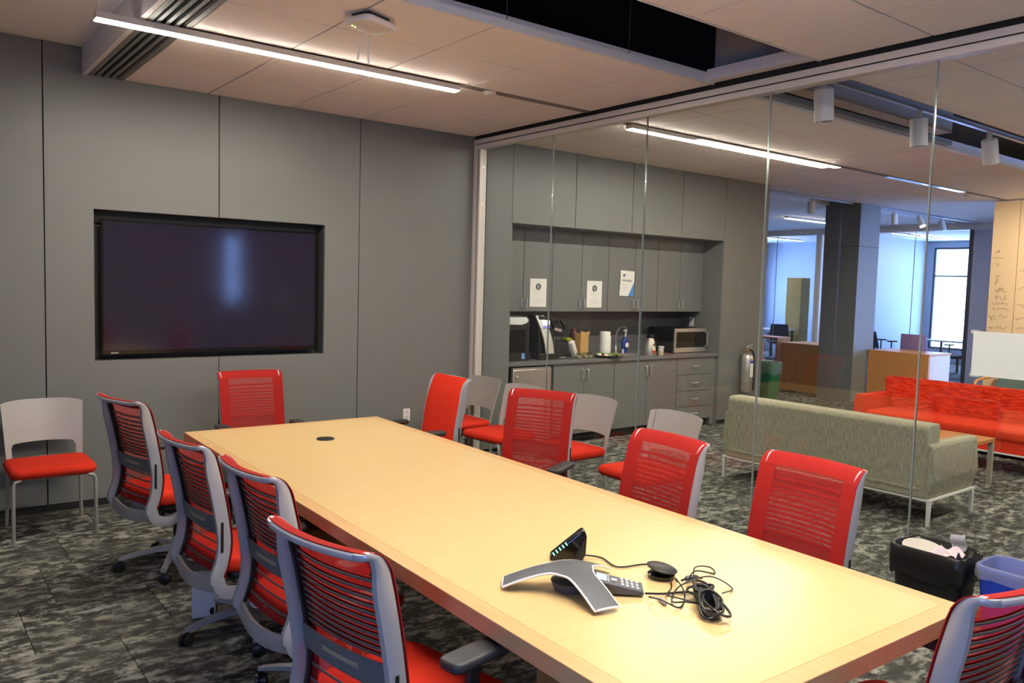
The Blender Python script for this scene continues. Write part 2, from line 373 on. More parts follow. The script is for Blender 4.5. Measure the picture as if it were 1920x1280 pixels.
# ---- the same wall beyond the glass: pilasters, panels over the kitchen niche
NX0, NX1, NZ = .44, 3.82, 2.33
for a, b in ((.44, 1.296), (1.296, 2.162), (2.162, 3.014), (3.014, 3.83)):
    MB().box(a+g, b-g, 0, .03, NZ, 3.2).build('wall_panel', wall_m, wb, bevel=.0015, seg=1)
MB().box(3.83+g, 4.73, 0, .03, .05, 3.2).build('wall_panel', wall_m, wb, bevel=.0015, seg=1)
MB().box(.44, 4.73, .0305, .72, NZ+.012, 3.4).build('backing', gap_m, wb)
MB().box(-6.5, 4.73, .0305, .72, 3.4, 3.9).build('backing', gap_m, wb)  # unseen; added to block sky light leaking into the plenum
MB().box(.46, 3.83, .005, .7, NZ, NZ+.012).build('niche_soffit', wall_m, wb)
MB().box(NX1+.012, 4.7, .0305, 7.9, 0, 3.9).build('backing', gap_m, wb)
MB().box(4.7, 4.73, .03, 7.9, .0, 3.3).build('end_panel', wall_m, wb)
MB().box(NX1, NX1+.012, .005, .7, 0, NZ).build('niche_side', wall_m, wb)
MB().box(.44, .452, .005, .7, 0, NZ).build('niche_side', wall_m, wb)
MB().box(.44, 3.83, .66, .7, .0, NZ).build('niche_back', mat('niche_back_grey', rgb(96, 97, 97), .35), wb)
# ---- ceilings
ceil = sroot('ceiling')
def tiles(xs, ys, parent, z=ZC, skip=()):
    made = {}
    for i in range(len(xs)-1):
        for j in range(len(ys)-1):
            if (i, j) in skip: continue
            w, h = xs[i+1]-xs[i], ys[j+1]-ys[j]; key = (round(w, 3), round(h, 3))
            if key not in made:
                made[key] = MB().box(.0055, w-.0055, .0055, h-.0055, z, z+.02).build('ceiling_tile', ctile_m, parent, bevel=.003, seg=1); made[key].location = (xs[i], ys[j], 0)
            else: share(made[key], (xs[i], ys[j], 0), parent)
CX = [-3.16, -2.557, -1.893, -1.24, -.58, -.05]
tiles(CX, [-2.84, -2.235, -1.64], ceil); tiles(CX, [-1.56, -.706, -.003], ceil)
def slab(x0, x1, y0, y1, z0, z1, m=grid_m, nm='grid_backing'): return MB().box(x0, x1, y0, y1, z0, z1).build(nm, m, ceil)
slab(-3.2, -.045, -2.84, 0, ZC+.006, ZC+.05)
slab(-3.2, -.045, -2.86, -2.84, ZC, ZC+.07, white_m, 'fascia')
slab(-3.43, -3.40, -2.86, 0, ZC-.004, 3.30, white_m, 'bulkhead_face')
slab(-3.43, -3.16, -2.86, -2.84, ZC-.004, 3.30, white_m, 'fascia')
slab(-6.5, -3.40, -8.5, 0, 3.30, 3.36, ctile_m, 'upper_ceiling')
slab(-3.40, -3.16, -2.84, 0, ZC+.07, ZC+.1, plenum_m, 'plenum_lid')
CX2 = [-3.4, -3.16, -2.557, -1.893, -1.24, -.58, -.05]
tiles(CX2, [-8.5, -7.9, -7.3, -6.7, -6.1, -5.5, -4.92, -4.33, -3.66], ceil)
slab(-3.4, -.045, -8.5, -3.66, ZC+.006, ZC+.05); slab(-3.4, -.045, -3.66, -3.645, ZC, ZC+.07, white_m, 'fascia')
slab(-3.43, -3.4, -8.5, -3.645, ZC, 3.30, white_m, 'bulkhead_face')
slab(-.045, .05, -8.5, 0, ZC+.012, ZC+.05, gap_m, 'perimeter_gap')
slab(-.05, .02, -3.645, -2.86, 3.2, 3.9, plen2_m, 'plenum_end'); slab(-.13, -.05, -3.645, -2.86, 3.125, 3.2, white_m, 'end_rail')
LX = [.05+.655*k for k in range(13)]
tiles(LX, [-2.8, -2.2, -1.55], ceil); tiles(LX, [-1.47, -.7, -.003], ceil)
slab(.05, 12, -2.8, 0, ZC+.006, ZC+.05); slab(.05, 12, -2.82, -2.8, ZC, ZC+.09, white_m, 'fascia')
tiles([.05, .47], [-3.55, -2.82], ceil); slab(.05, .47, -3.55, -2.82, ZC+.006, ZC+.05); slab(.47, .48, -3.55, -2.82, ZC, ZC+.09, white_m, 'fascia')
tiles(LX, [-6.0, -5.4, -4.8, -4.2, -3.55], ceil); slab(.05, 12, -8.5, -3.55, ZC+.006, ZC+.05)
slab(.47, 12, -3.56, -3.55, ZC, ZC+.09, mat('tan_fascia', rgb(176, 150, 118), .6), 'fascia')
slab(LX[-1], 12, -2.8, 0, ZC, ZC+.006, ctile_m, 'far_board'); slab(LX[-1], 12, -8.5, -3.55, ZC, ZC+.006, ctile_m, 'far_board')
slab(4.73, 12, 0, .25, ZC, ZC+.05, ctile_m, 'far_board'); slab(4.73, 12, .8, 8, ZC, ZC+.05, ctile_m, 'far_board')
slab(11.9, 17, -8.5, 8, ZC, ZC+.05, ctile_m, 'far_board')
# ---- glass partition
gw = sroot('wall_right')
JY = [-.1, -1.131, -2.213, -3.288, -4.341, -5.42, -6.5, -7.58, -8.48]
for a, b in zip(JY[:-1], JY[1:]): MB().box(-.006, .006, b+.004, a-.004, .02, 3.0).build('glass_pane', glass_m, gw)
joint_m = mat('joint_edge', rgb(150, 158, 154), .15, metal=.3, var=0)
for a in JY[1:-1]: MB().box(-.007, .007, a-.0035, a+.0035, .02, 3.0).build('pane_joint', joint_m, gw)
MB().box(-.045, .045, -8.5, -.002, 3.043, 3.085).build('header_rail', alu_m, gw, bevel=.002)
MB().box(-.038, .038, -8.5, -.03, 2.995, 3.037).build('header_rail', alu_m, gw, bevel=.002)
MB().box(-.04, .04, -8.5, -.01, 3.036, 3.044).build('header_groove', gap_m, gw)
MB().box(-.03, .03, -8.5, -.002, 3.085, 3.16).build('header_gap', gap_m, gw)
MB().box(-.045, .045, -.05, -.002, 0, 3.04).build('post', alu_m, gw, bevel=.002)
MB().box(-.03, .03, -.068, -.05, 0, 2.996).build('post_groove', gap_m, gw)
MB().box(-.038, .038, -.1, -.068, 0, 2.996).build('post', alu_m, gw, bevel=.002)
MB().box(.045, .11, -.012, .03, 0, 3.115).build('post_groove', gap_m, gw)
MB().box(-.015, .015, -8.5, -.1, 0, .02).build('floor_channel', dgrey_m, gw)
# ---- far end: tan board wall, corridor window, column, glass offices
tan_m = mat('tan_board', rgb(226, 192, 150), .35, var=.03, scale=3)
ww = sroot('wall_far')
ys = [-1.37, -1.72, -2.07, -2.42, -2.9, -3.4, -3.9, -4.4, -4.9, -8.5]
for a, b in zip(ys[:-1], ys[1:]): MB().box(8.21, 8.25, b+.004, a-.004, .06, 3.1).build('board', tan_m, ww, bevel=.002)
MB().box(8.25, 8.32, -8.5, -1.375, 0, 3.1).build('backing', mat('tan_edge', rgb(160, 112, 66), .5), ww)
# faint handwriting on the boards
scr_m = mat('marker_ink', rgb(150, 138, 122), .7, var=0)
def scribble(y0, z0, w, h, n):
    pts = [(8.207, y0-w*k/n+random.uniform(-.01, .01), z0+random.uniform(-h, h)/2) for k in range(n+1)]
    return pts
for y0, z0, w, h, n in ((-1.42, 2.38, .06, .06, 8), (-1.40, 2.29, .14, .006, 3), (-1.45, 2.2, .04, .08, 6), (-1.46, 2.02, .06, .06, 8), (-1.46, 1.92, .03, .14, 7), (-1.46, 1.82, .15, .1, 16),
                        (-1.46, 1.72, .16, .09, 16), (-1.43, 1.63, .2, .05, 18), (-1.43, 1.55, .22, .04, 18), (-1.4, 1.42, .1, .09, 10), (-1.52, 1.44, .12, .05, 9), (-1.4, 1.27, .08, .08, 8), (-1.5, 1.28, .14, .05, 10), (-1.4, 1.16, .1, .06, 8),
                        (-1.76, 1.85, .2, .06, 14), (-1.76, 1.6, .22, .06, 14), (-1.76, 1.42, .22, .05, 14), (-1.76, 1.28, .2, .05, 12), (-1.76, 2.1, .14, .06, 9)):
    MB().tube(scribble(y0, z0, w, h, n), .0025, 4).build('handwriting', scr_m, ww)
cw = sroot('wall_corridor')
hole_wall(cw, 'y', -2.5, .1, 8.32, 17, 0, 3.9, [(8.6, 11.6, .3, 2.95)], white_m)
window(3, 'y', -2.45, 8.6, 11.6, .3, 2.95, 2, (.6,))
fx = sroot('wall_end')
hole_wall(fx, 'x', 16.9, .1, -2.5, 8, 0, 3.9, [(.9, 3.5, .35, 2.95)], mat('far_wall_paint', rgb(160, 168, 178), .6))
window(4, 'x', 16.95, .9, 3.5, .35, 2.95, 2, (.72,))
fy = sroot('wall_side')
hole_wall(fy, 'y', 7.9, .1, -6.5, 17, 0, 3.9, [(12.8, 15.4, .6, 2.7)], MATS['far_wall_paint'])
window(5, 'y', 7.95, 12.8, 15.4, .6, 2.7, 1, (.7,))
struct('column', MB().box(7.45, 8.05, .24, .84, 0, 3.3), wall_m, bevel=.004)
colm = bpy.data.objects['column']; colm.name = 'wall_column'
MB().box(7.446, 8.054, .236, .844, 2.45, 2.456).build('joint', gap_m, colm)
fg = sroot('wall_office')
for a, b in ((.5, 1.55), (1.55, 2.6), (2.6, 3.58), (3.72, 4.75), (4.75, 5.8), (5.8, 7.9)): MB().box(11.894, 11.906, a+.004, b-.004, .05, 3.0).build('glass_pane', glass_m, fg)
for a in (1.55, 2.6, 4.75, 5.8): MB().box(11.893, 11.907, a-.005, a+.005, .05, 3.0).build('pane_joint', joint_m, fg)
MB().box(11.85, 11.95, -.2, 7.9, 2.99, 3.115).build('header_rail', alu_m, fg)
for a, b in ((3.58, 3.65), (3.66, 3.72)): MB().box(11.85, 11.95, a, b, 0, 3.0).build('post', alu_m, fg)
MB().box(11.86, 11.94, .42, .5, 0, 3.0).build('post', dgrey_m, fg)
MB().box(11.86, 11.98, -2.39, .42, 0, 3.115).build('panel', mat('office_panel', rgb(178, 180, 190), .6), fg)
ip_m = mat('office_wall', rgb(176, 184, 196), .6)
MB().box(11.96, 16.9, 3.68, 3.76, 0, 3.115).build('partition_panel', ip_m, fg)
MB().box(15.9, 15.96, 6.2, 7.9, 0, 3.115).build('partition_panel', ip_m, fg)
# ================================================================== LAMPS AND CEILING FITTINGS
def linear_light(label, x0, x1, y, z=3.068, w=.074, wires=True, group='linear ceiling lights'):
    t = thing('linear_light', label, 'light', (x0, y, z), 0, group)
    MB().box(0, x1-x0, -w/2-.002, w/2+.002, .004, .040).build('housing', alu_m, t)
    MB().box(.002, x1-x0-.002, -w/2, w/2, .0, .004).build('diffuser', lamp_m, t)
    if wires:
        for k in (.01,): MB().tube([(k, 0, .040), (k, 0, 3.30-z)], .0015, 5).build('suspension_wire', alu_m, t)
    return t
linear_light('long glowing linear lamp hung over the table end beside the slot vent', -3.645, -1.315, -1.60)
linear_light('glowing linear lamp seen through the glass over the lounge', .52, 3.54, -1.51, wires=False)
linear_light('unseen linear lamp over the near half of the table', -3.4, -1.15, -4.5, wires=False)  # out of view; guessed from highlights on the tabletop
linear_light('added unseen linear lamp over the near table end', -3.4, -1.15, -5.6, wires=False)  # out of view; extra lamp added for more light on the table
linear_light('short glowing linear lamp beyond the dark column', 8.7, 10.3, 2.4, wires=False)
linear_light('glowing linear lamp in the office left of the dark column', 13.2, 14.9, 6.05, w=.02, wires=False)
linear_light('glowing linear lamp in the office right of the dark column', 13.2, 15.8, 2.7, w=.02, wires=False)
linear_light('added unseen linear lamp over the red sofa end of the lounge', 1.2, 4.2, -5.2, wires=False)  # out of view; added to supply more lounge light
linear_light('added unseen linear lamp before the tan boards at the lounge end', 5.0, 7.7, -4.3, wires=False)  # out of view; added because the tan boards came out dark
t = thing('recessed_channel', 'dark recessed channel in the ceiling tiles past the lamp end', 'channel', (0, 0, 0))
MB().box(-1.31, -.05, -1.637, -1.563, ZC-.001, ZC+.004).build('channel_bed', mat('channel_grey', rgb(132, 122, 114), .7), t)
MB().box(-1.31, -1.30, -1.64, -1.56, ZC-.006, ZC+.004).build('end_cap', alu_m, t)
t = thing('recessed_channel', 'dark recessed channel running from the lounge lamp towards the tan boards', 'channel', (0, 0, 0))
MB().box(3.56, 4.85, -1.547, -1.473, ZC-.001, ZC+.004).build('channel_bed', MATS['channel_grey'], t)
MB().box(4.85, 6.85, -1.547, -1.473, ZC-.012, ZC-.001).build('unlit_lens', mat('lens', rgb(190, 196, 204), .18, metal=.4, var=0), t)
MB().box(6.85, 8.2, -1.547, -1.473, ZC-.001, ZC+.004).build('channel_bed', MATS['channel_grey'], t)
o = tag(MB().lathe([(.0, 0), (.03, 0), (.045, .008), (.047, .02), (.03, .024)], 16, (7.26, -1.4, ZC-.03)).build('motion_sensor', white_m), 'small white sensor on the lounge ceiling near the tan boards', 'sensor')
o = tag(MB().lathe([(0, 0), (.028, .0), (.045, .01), (.05, .02), (.05, .028)], 20, (-1.03, -1.6, ZC-.03)).build('smoke_detector', white_m), 'small round white detector under the recessed channel', 'detector')
# slot vent along the bulkhead
t = thing('slot_vent', 'grey four-slot linear air vent along the ceiling edge', 'vent')
vent_m = mat('vent_grey', rgb(124, 126, 120), .5); x0 = -3.40
MB().box(x0, -3.16, -2.84, -.002, ZC+.055, ZC+.07).build('vent_throat', gap_m, t)
for k in range(5):
    a = x0+.004+k*.0495; w = .022 if k not in (0, 4) else .032
    if k == 4: a = -3.16-.034
    MB().prism([(a, ZC-.003), (a+w, ZC-.003), (a+w, ZC+.006), (a+w*.55, ZC+.05), (a+w*.3, ZC+.05), (a, ZC+.006)], 'y', -2.84, -.002).build('vent_blade', vent_m, t)
# access point with two antennas
t = thing('wireless_access_point', 'white ceiling access point with two drooping antennas', 'access point', (-2.49, -2.53, ZC), .35)
cv = MB().cushion(-.125, .125, -.1, .1, .0, .034, .045, .016, .006).build('cover', white_m, t, smooth=60); cv.rotation_euler = (PI, 0, 0); cv.location = (0, 0, -.026)
MB().box(-.08, .08, -.06, .06, -.03, 0).build('mount_plate', mat('mount_dark', rgb(44, 46, 52), .6), t)
for k, (dx, dy) in enumerate(((.07, .03), (.105, .0))):
    MB().tube(spline([(.05+.05*k, .085, -.045), (.07+.05*k, .12, -.07), (.075+.065*k, .145, -.12), (.07+.09*k, .155, -.19)], 5), [.0075]*6+[.006]*10, 8).build('antenna', white_m, t)
for k in range(2): MB().sphere((-.085+.02*k, .05, -.064), .005, 8, 5).build('status_light', mat('green_led', rgb(190, 220, 90), .4, var=0, emis=(.7, 1, .2), estr=1.5), t)
# hanger wires in the plenum opening
for i, (x, y) in enumerate(((-.97, -2.95), (-1.9, -2.95), (-1.5, -3.2))):
    tag(MB().tube([(x, y, 3.13 if i < 2 else 3.3), (x, y, 3.9)], .003, 5).build('hanger_wire', dgrey_m), ('thin hanger wire in the ceiling opening nearest the glass', 'thin hanger wire in the ceiling opening farthest from the glass', 'thin hanger wire standing mid-way in the ceiling opening')[i], 'wire')
    MB_ = None
# track lights
tr = tag(MB().box(.5, 8.0, -3.345, -3.31, 3.16, 3.195).build('lighting_track', silver_m), 'long silver lighting track in the ceiling slot over the lounge', 'track')
bm_ = tag(MB().box(.6, 2.9, -3.12, -2.98, 3.15, 3.33).build('duct_beam', mat('duct_tan', rgb(168, 150, 128), .6)), 'tan duct edge inside the ceiling slot over the lounge', 'duct')
tag(MB().box(.5, 3.4, -2.9, -2.83, 3.13, 3.17).build('slot_diffuser_rail', vent_m), 'slim grey air diffuser rail along the lounge ceiling slot', 'vent')
def track_head(label, x, y, zt=3.16, tilt=.12, s=1.0, lit=False, rz=0, power=0):
    t = thing('track_light', label, 'spotlight', (x, y, zt), rz, 'track lights')
    MB().tube([(0, 0, 0), (0, 0, -.05*s)], .018*s, 10).build('stem', white_m, t)
    d = Vector((math.sin(tilt), 0, -math.cos(tilt))); a = Vector((0, 0, -.05*s)); R = .052*s
    MB().tube([a-d*.01, a+d*.005, a+d*.17*s], [R*.8, R, R], 18).build('barrel', white_m, t)
    MB().tube([a+d*.165*s, a+d*.172*s], R*.86, 18).build('lens', lamp_m if lit else dgrey_m, t)
    if power:  # extra spot, only for the added head outside the view
        L = bpy.data.lights.new('fill_spot', 'SPOT'); L.energy = power; L.spot_size = 1.5; L.spot_blend = .8; L.shadow_soft_size = .05; L.color = WARM
        b_ = bpy.data.objects.new('fill_spot', L); COL.objects.link(b_); b_.parent = t; b_.location = a+d*.19*s
        b_.rotation_euler = (0, -tilt, 0)
    return t
track_head('white track spotlight nearest the glass partition', .53, -3.33, s=1.25)
track_head('white track spotlight second from the glass partition', 1.87, -3.33, s=1.25)
track_head('white track spotlight third from the glass partition', 3.15, -3.33, tilt=.3, s=1.25)
track_head('added unseen track spotlight brightening the tan boards', 6.3, -3.33, tilt=1.0, s=1.25, lit=True, rz=.75, power=140)  # out of view; added to throw warm light on the boards
tr2 = tag(MB().box(4.9, 11.8, .36, .395, 3.10, 3.13).build('lighting_track', silver_m), 'lighting track in the far ceiling slot around the column', 'track')
slab(4.73, 12, .25, .27, ZC, ZC+.1, white_m, 'fascia'); slab(4.73, 12, .78, .8, ZC, ZC+.1, white_m, 'fascia')
track_head('grey track spotlight left of the dark column', 6.3, .378, 3.10, .05)
for i, x in enumerate((8.75, 9.6, 10.4)):
    track_head(('left', 'lit middle', 'right')[i]+' one of three small track spotlights right of the column', x, .378, 3.10, (.1, .5, .3)[i], 1, i == 1, (0, -1.9, -1.2)[i])
# ================================================================== TELEVISION AND WALL FITTINGS
t = thing('television', 'large dark flat television set into the wall recess', 'television', (-2.463, .06, 1.108))
MB().box(-.842, .842, 0, .05, 0, 1.0).build('bezel', blackg_m, t, bevel=.004)
scr = mat('tv_screen', rgb(34, 26, 46), .10, var=0, spec=.7)
MB().box(-.825, .825, -.002, .002, .032, .985).build('screen', scr, t)
MB().box(-.78, -.73, -.003, .0, .010, .018).build('logo_mark', silver_m, t)
MB().box(-.3, .3, .05, .13, .2, .8).build('wall_mount', black_m, t)
def outlet(label, loc, rz=0, gp=None):
    t = thing('wall_outlet', label, 'outlet', loc, rz)
    MB().box(-.037, .037, -.007, 0, 0, .118).build('cover_plate', white_m, t, bevel=.003)
    for z in (.028, .078): MB().box(-.014, .014, -.009, -.006, z-.014+.006, z+.014+.006).build('socket', mat('socket_grey', rgb(196, 192, 186), .5), t)
outlet('white wall outlet low on the grey panel behind the chairs', (-.74, 0, .415))
# ================================================================== CONFERENCE TABLE
TY = -.0237
tb = thing('conference_table', 'long maple conference table with thick edges', 'table', (-2.4445, -1.335, 0), TY)
TW, TL, TH, TT = 1.33, 4.09, .74, .045
b = .06
MB().box(-TW/2+b, TW/2-b, -TL+b, -b, TH-TT, TH).build('tabletop', table_m, tb)
for nm, a in (('e', (-TW/2, -TW/2+b, -TL, 0)), ('w', (TW/2-b, TW/2, -TL, 0)), ('n', (-TW/2+b, TW/2-b, -b, 0)), ('s', (-TW/2+b, TW/2-b, -TL, -TL+b))):
    MB().box(*a, TH-.056, TH).build('edge_band', edge_m, tb, bevel=.002)
under_m = wood('table_base_wood', rgb(150, 104, 58), rgb(176, 126, 74), (40, 40, 3))
for y in (-.9, -TL+.9):
    MB().box(-.33, .33, y-.03, y+.03, .0, TH-TT).build('base_panel', under_m, tb)
MB().box(-.03, .03, -TL+.93, -.93, .25, TH-TT).build('modesty_panel', under_m, tb)
gr = MB().lathe([(0, 0), (.052, 0), (.055, .003), (.052, .007), (.042, .009), (0, .009)], 28, (0, 0, TH)).build('cable_grommet', black_m, tb); gr.location = (.005, -.62, 0); gr['label'] = 'round black cable grommet cover'
# ================================================================== TASK CHAIRS
PROF = [(-.368, .994), (-.345, .997), (-.322, .985), (-.301, .955), (-.287, .91), (-.262, .80), (-.238, .67), (-.226, .56), (-.238, .47), (-.262, .405), (-.262, .36), (-.215, .325), (-.09, .315)]
PS = spline([(x, 0, z) for x, z in PROF], 5)
def prof_at(z):
    for i in range(len(PS)-1):
        a, b_ = PS[i], PS[i+1]
        if a.z >= z >= b_.z and a.z-b_.z > 1e-6:
            t = (a.z-z)/(a.z-b_.z); return a.x+(b_.x-a.x)*t
    return PS[0].x if z > .99 else -.25
HW = .225
def bow(y, z): return -.035*(1-(y/HW)**2)*(.35+.65*max(0, min(1, (z-.38)/.5)))
def bx(y, z, d=0): return (prof_at(z)+bow(y, z)+d, y, z)
def lay(o, role): o['role'] = role; return o
def make_task_chair(uph=False):
    t = thing('task_chair', 'x', 'chair')
    U = 'up'
    # frame
    for s in (-1, 1):
        pts = [(p.x, s*(HW-.004*(i/len(PS))), p.z) for i, p in enumerate(PS)]
        N = len(pts); sec = [(.010+.004*min(1, i/10), .0095+.0185*min(1, max(0, (i-6)/16))) for i in range(N)]
        pts = [(p[0]-(sec[i][1]-.0095)*.9, p[1], p[2]) if i < N-14 else p for i, p in enumerate(pts)]
        for j, q in ((0, .034), (1, .018), (2, .009), (3, .003)): pts[j] = (pts[j][0], pts[j][1]-s*q, pts[j][2])
        pts[-1] = (pts[-1][0], s*.16, pts[-1][2]); pts[-2] = (pts[-2][0], s*.185, pts[-2][2]); pts[-3] = (pts[-3][0], s*.205, pts[-3][2])
        r = lay(MB().sweep(pts, sec).build('side_rail', silver_m, t, smooth=50), U)
        lay(MB().box(-.262, -.252, s*(HW+.0125)-.004, s*(HW+.0125)+.004, .52, .655).build('rail_slot', black_m, r), U)
        if not uph:
            lay(MB().sheet(lambda u, v: (prof_at(.40+.54*v)-.006+bow(HW-.03, .40+.54*v), s*(HW-.018-.014*u), .40+.54*v), 1, 14, .01).build('rim', black_m, t), U)
    top = [(PS[0].x+bow(y, 1.0)-bow(HW-.034, 1.0), y, PS[0].z-.002) for y in [(HW-.032)*math.sin(PI/2*k/10) for k in range(-10, 11)]]
    lay(MB().tube(top, [.0112]*21, 10).build('top_rail', silver_m, t), U)
    lay(MB().sheet(lambda u, v: (prof_at(.36+.055*v)-.004+bow(HW*(2*u-1), .36)*1.1-.012*math.sin(PI*u), (2*u-1)*(HW-.004), .34+.06*v-.025*math.sin(PI*u)), 14, 3, .014).build('bottom_band', shell_m, t), U)
    zb, zt = .405, 1.004
    W_ = HW-.03
    if uph:
        lay(MB().sheet(lambda u, v: (prof_at(min(.93, zb+(zt-zb)*v))-.2*max(0, zb+(zt-zb)*v-.93)+.035-.022*abs(2*u-1)**4-.03*v**10+bow((2*u-1)*W_, .7)*.5, (2*u-1)*(HW+.006-.03*max(0, v-.9)*10*max(0, v-.9)*10), zb+(zt-zb+.012)*v), 14, 22, .025).build('back_cushion', red_m, t, smooth=60), U)
    else:
        bd = .03
        fw = .016
        lay(MB().sheet(lambda u, v: bx((2*u-1)*(W_-bd), zb+.02+(zt-.05-zb-.02)*v, fw), 12, 24).build('back_mesh', mesh_m, t, smooth=60), U)
        EW = lambda z: HW+.011-.034*max(0, (z-.955)/.055)**2.2
        for s in (-1, 1):
            lay(MB().sheet(lambda u, v: bx(s*(W_-bd+(EW(zb+(zt-.05-zb)*v)-W_+bd)*u), zb+(zt-.05-zb)*v, fw), 4, 24, .003).build('mesh_border', redb_m, t, smooth=60), U)
        lip = [p for p in PS[:16] if p.x < prof_at(.955)+.002][::-1]; NL = len(lip)-1
        def lipf(u, v):
            p = lip[min(NL, round(v*NL))]; w = HW+.013-.010*v**3; y = (2*u-1)*w
            return (p.x+bow(y, .98)*(1-.0*v)+fw*(1-.55*v), y, p.z+.012*v)
        lay(MB().sheet(lipf, 14, NL, .003).build('mesh_border', redb_m, t, smooth=60), U)
        lay(MB().sheet(lambda u, v: bx((2*u-1)*(W_-bd), zb+.02*v, fw), 12, 2, .003).build('mesh_border', redb_m, t, smooth=60), U)
        zs = [.905, .875, .85, .826, .803, .781, .76, .739, .719, .699, .68]+[.575, .535, .49, .445]
        if uph is False:
            for z in zs:
                lay(MB().sheet(lambda u, v: bx((2*u-1)*W_, z-.004+.008*v, .006), 12, 1, .002).build('back_wire', wire_m, t, smooth=60), U)
        for z in zs[:11]:
            lay(MB().sheet(lambda u, v: bx((2*u-1)*(W_-bd+.002), z-.0045+.009*v, fw+.0012), 12, 1, .001).build('mesh_seam', redb_m, t, smooth=60), U)
        bl = lay(MB().sheet(lambda u, v: bx((2*u-1)*(W_+.01), .592+.075*v, -.008), 12, 3, .006).build('lumbar_belt', belt_m, t, smooth=60), U)
        lay(MB().sheet(lambda u, v: bx((2*u-1)*.085, .625+.016*v, -.0145), 8, 1, .001).build('lumbar_slot', mat('belt_slot', rgb(168, 156, 128), .6), bl), U)
    # seat
    def seatfn(o):
        for v in o.data.vertices:
            x, y = v.co.x, v.co.y
            v.co.z += -.035*max(0, (x-.08)/.17)**2 + .012*(abs(y)/.24)**2
    s_ = MB().cushion(-.235, .245, -.24, .24, .395, .47, .08, .032, .006).build('seat', red_m, t, smooth=60); seatfn(s_); lay(s_, U)
    lay(MB().cushion(-.2, .2, -.2, .2, .365, .40, .07, .012, 0).build('seat_pan', black_m, t), U)
    lay(MB().box(-.13, .1, -.075, .075, .30, .368).build('mechanism', dgrey_m, t, bevel=.012), U)
    lay(MB().box(-.12, -.03, -.165, .165, .305, .33).build('mechanism_yoke', silver_m, t, bevel=.006), U)
    # arms
    for s in (-1, 1):
        a = lay(MB().sweep([(.0, s*.12, .35), (.0, s*.22, .352), (.0, s*.262, .375), (.0, s*.272, .43), (-.005, s*.272, .50)], (.03, .012), (1, 0, 0)).build('arm_bracket', silver_m, t, smooth=50), U)
        lay(MB().sweep([(-.005, s*.272, .45), (-.005, s*.272, .625)], (.026, .014), (1, 0, 0)).build('arm_post', black_m, t), U)
        lay(MB().cushion(-.11, .18, s*.272-.045, s*.272+.045, .622, .655, .03, .012, .001).build('arm_pad', padm, t, smooth=60), U)
    # pedestal
    lay(MB().tube([(0, 0, .11), (0, 0, .31)], .026, 14).build('gas_column', black_m, t), 'base')
    lay(MB().lathe([(.03, .07), (.04, .075), (.042, .12), (.034, .15), (.03, .18)], 16).build('base_hub', silver_m, t), 'base')
    for k in range(5):
        q = 2*PI*k/5; c, s = math.cos(q), math.sin(q)
        pts = [(c*r, s*r, z) for r, z in ((.03, .112), (.12, .108), (.22, .094), (.315, .073))]
        l = lay(MB().sweep(pts, [(.02, .022), (.016, .020), (.013, .017), (.010, .014)], (0, 0, 1)).build('base_leg', silver_m, t, smooth=50), 'base')
        cx, cy = c*.305, s*.305; ca = random.uniform(0, 6.28); dx, dy = math.cos(ca), math.sin(ca)
        m = MB()
        for e in (-1, 1):
            ax = Vector((-dy, dx, 0))*e; ctr = Vector((cx+dx*.012, cy+dy*.012, .029)); P = []
            m.tube([ctr+ax*.006, ctr+ax*.009, ctr+ax*.022, ctr+ax*.026], [.025, .029, .029, .022], 14)
        m.tube([(cx, cy, .04), (cx, cy, .085)], .009, 8); m.tube([(cx+dx*.012-dy*.02, cy+dy*.012+dx*.02, .029), (cx+dx*.012+dy*.02, cy+dy*.012-dx*.02, .029)], .012, 8)
        lay(m.build('caster', black_m, l), 'base')
    return t
def place_chair(proto, first, label, x, y, deg, lift=0., swivel=0., group='red task chairs around the table'):
    t = proto if first else copy_tree(proto)
    t.location = (x, y, 0); t.rotation_euler = (0, 0, math.radians(deg)); tag(t, label, 'chair', group)
    def ad(o):
        if o.get('role') == 'up' and o.parent == t: o.location.z += lift
        if o.get('role') == 'base' and o.parent == t: o.rotation_euler = (0, 0, swivel)
        for c in o.children: ad(c)
    ad(t); return t
TC = make_task_chair(); TU = make_task_chair(True)
rows = [('red mesh task chair at the far left, beside the grey guest chair', -3.223, -1.60, 13.4, .028, .2),
        ('red mesh task chair second in the left row, over the white card', -3.18, -2.71, 6.0, -.022, .55),
        ('red mesh task chair third in the left row from the television', -3.16, -3.52, 3.5, .005, .9),
        ('red mesh task chair nearest the camera in the left row', -3.30, -4.41, 10.5, .014, .4),
        ('red mesh task chair at the table end under the television', -2.413, -.80, -93.7, 0, .3),
        ('red mesh task chair second in the right row, before the guest chairs', -1.373, -2.52, 206.9, 0, .1),
        ('red mesh task chair third in the right row from the wall', -1.903, -3.895, 174.9, 0, .6),
        ('red mesh task chair of the right row nearest the black bin', -1.784, -4.598, 176.7, 0, .8),
        ('red mesh task chair at the near table end, back to the camera', -2.285, -5.41, 84, .01, .5)]
for i, r in enumerate(rows):
    c = place_chair(TC, False, *r)
    if i == 5:      # its armrests are set lower and pushed back
        for ch in c.children:
            if ch.name.startswith(('arm_pad', 'arm_post')): ch.location.z -= .06; ch.location.x -= .05
def kill(o):
    for c in list(o.children): kill(c)
    bpy.data.objects.remove(o, do_unlink=True)
kill(TC)
place_chair(TU, True, 'red task chair with solid upholstered back at the right far corner', -1.51, -1.40, 179.1, 0, .3)
cd = thing('white_carton', 'narrow white carton standing under the second chair of the left row', 'carton', (-3.325, -2.43, .0005), -.25)
MB().box(-.056, .056, -.02, .02, 0, .30).build('carton_body', paper_m, cd, bevel=.002)
for z in (.165, .155, .148): MB().box(.012, .05, -.021, -.0195, z, z+.003).build('print_line', ink_m, cd)
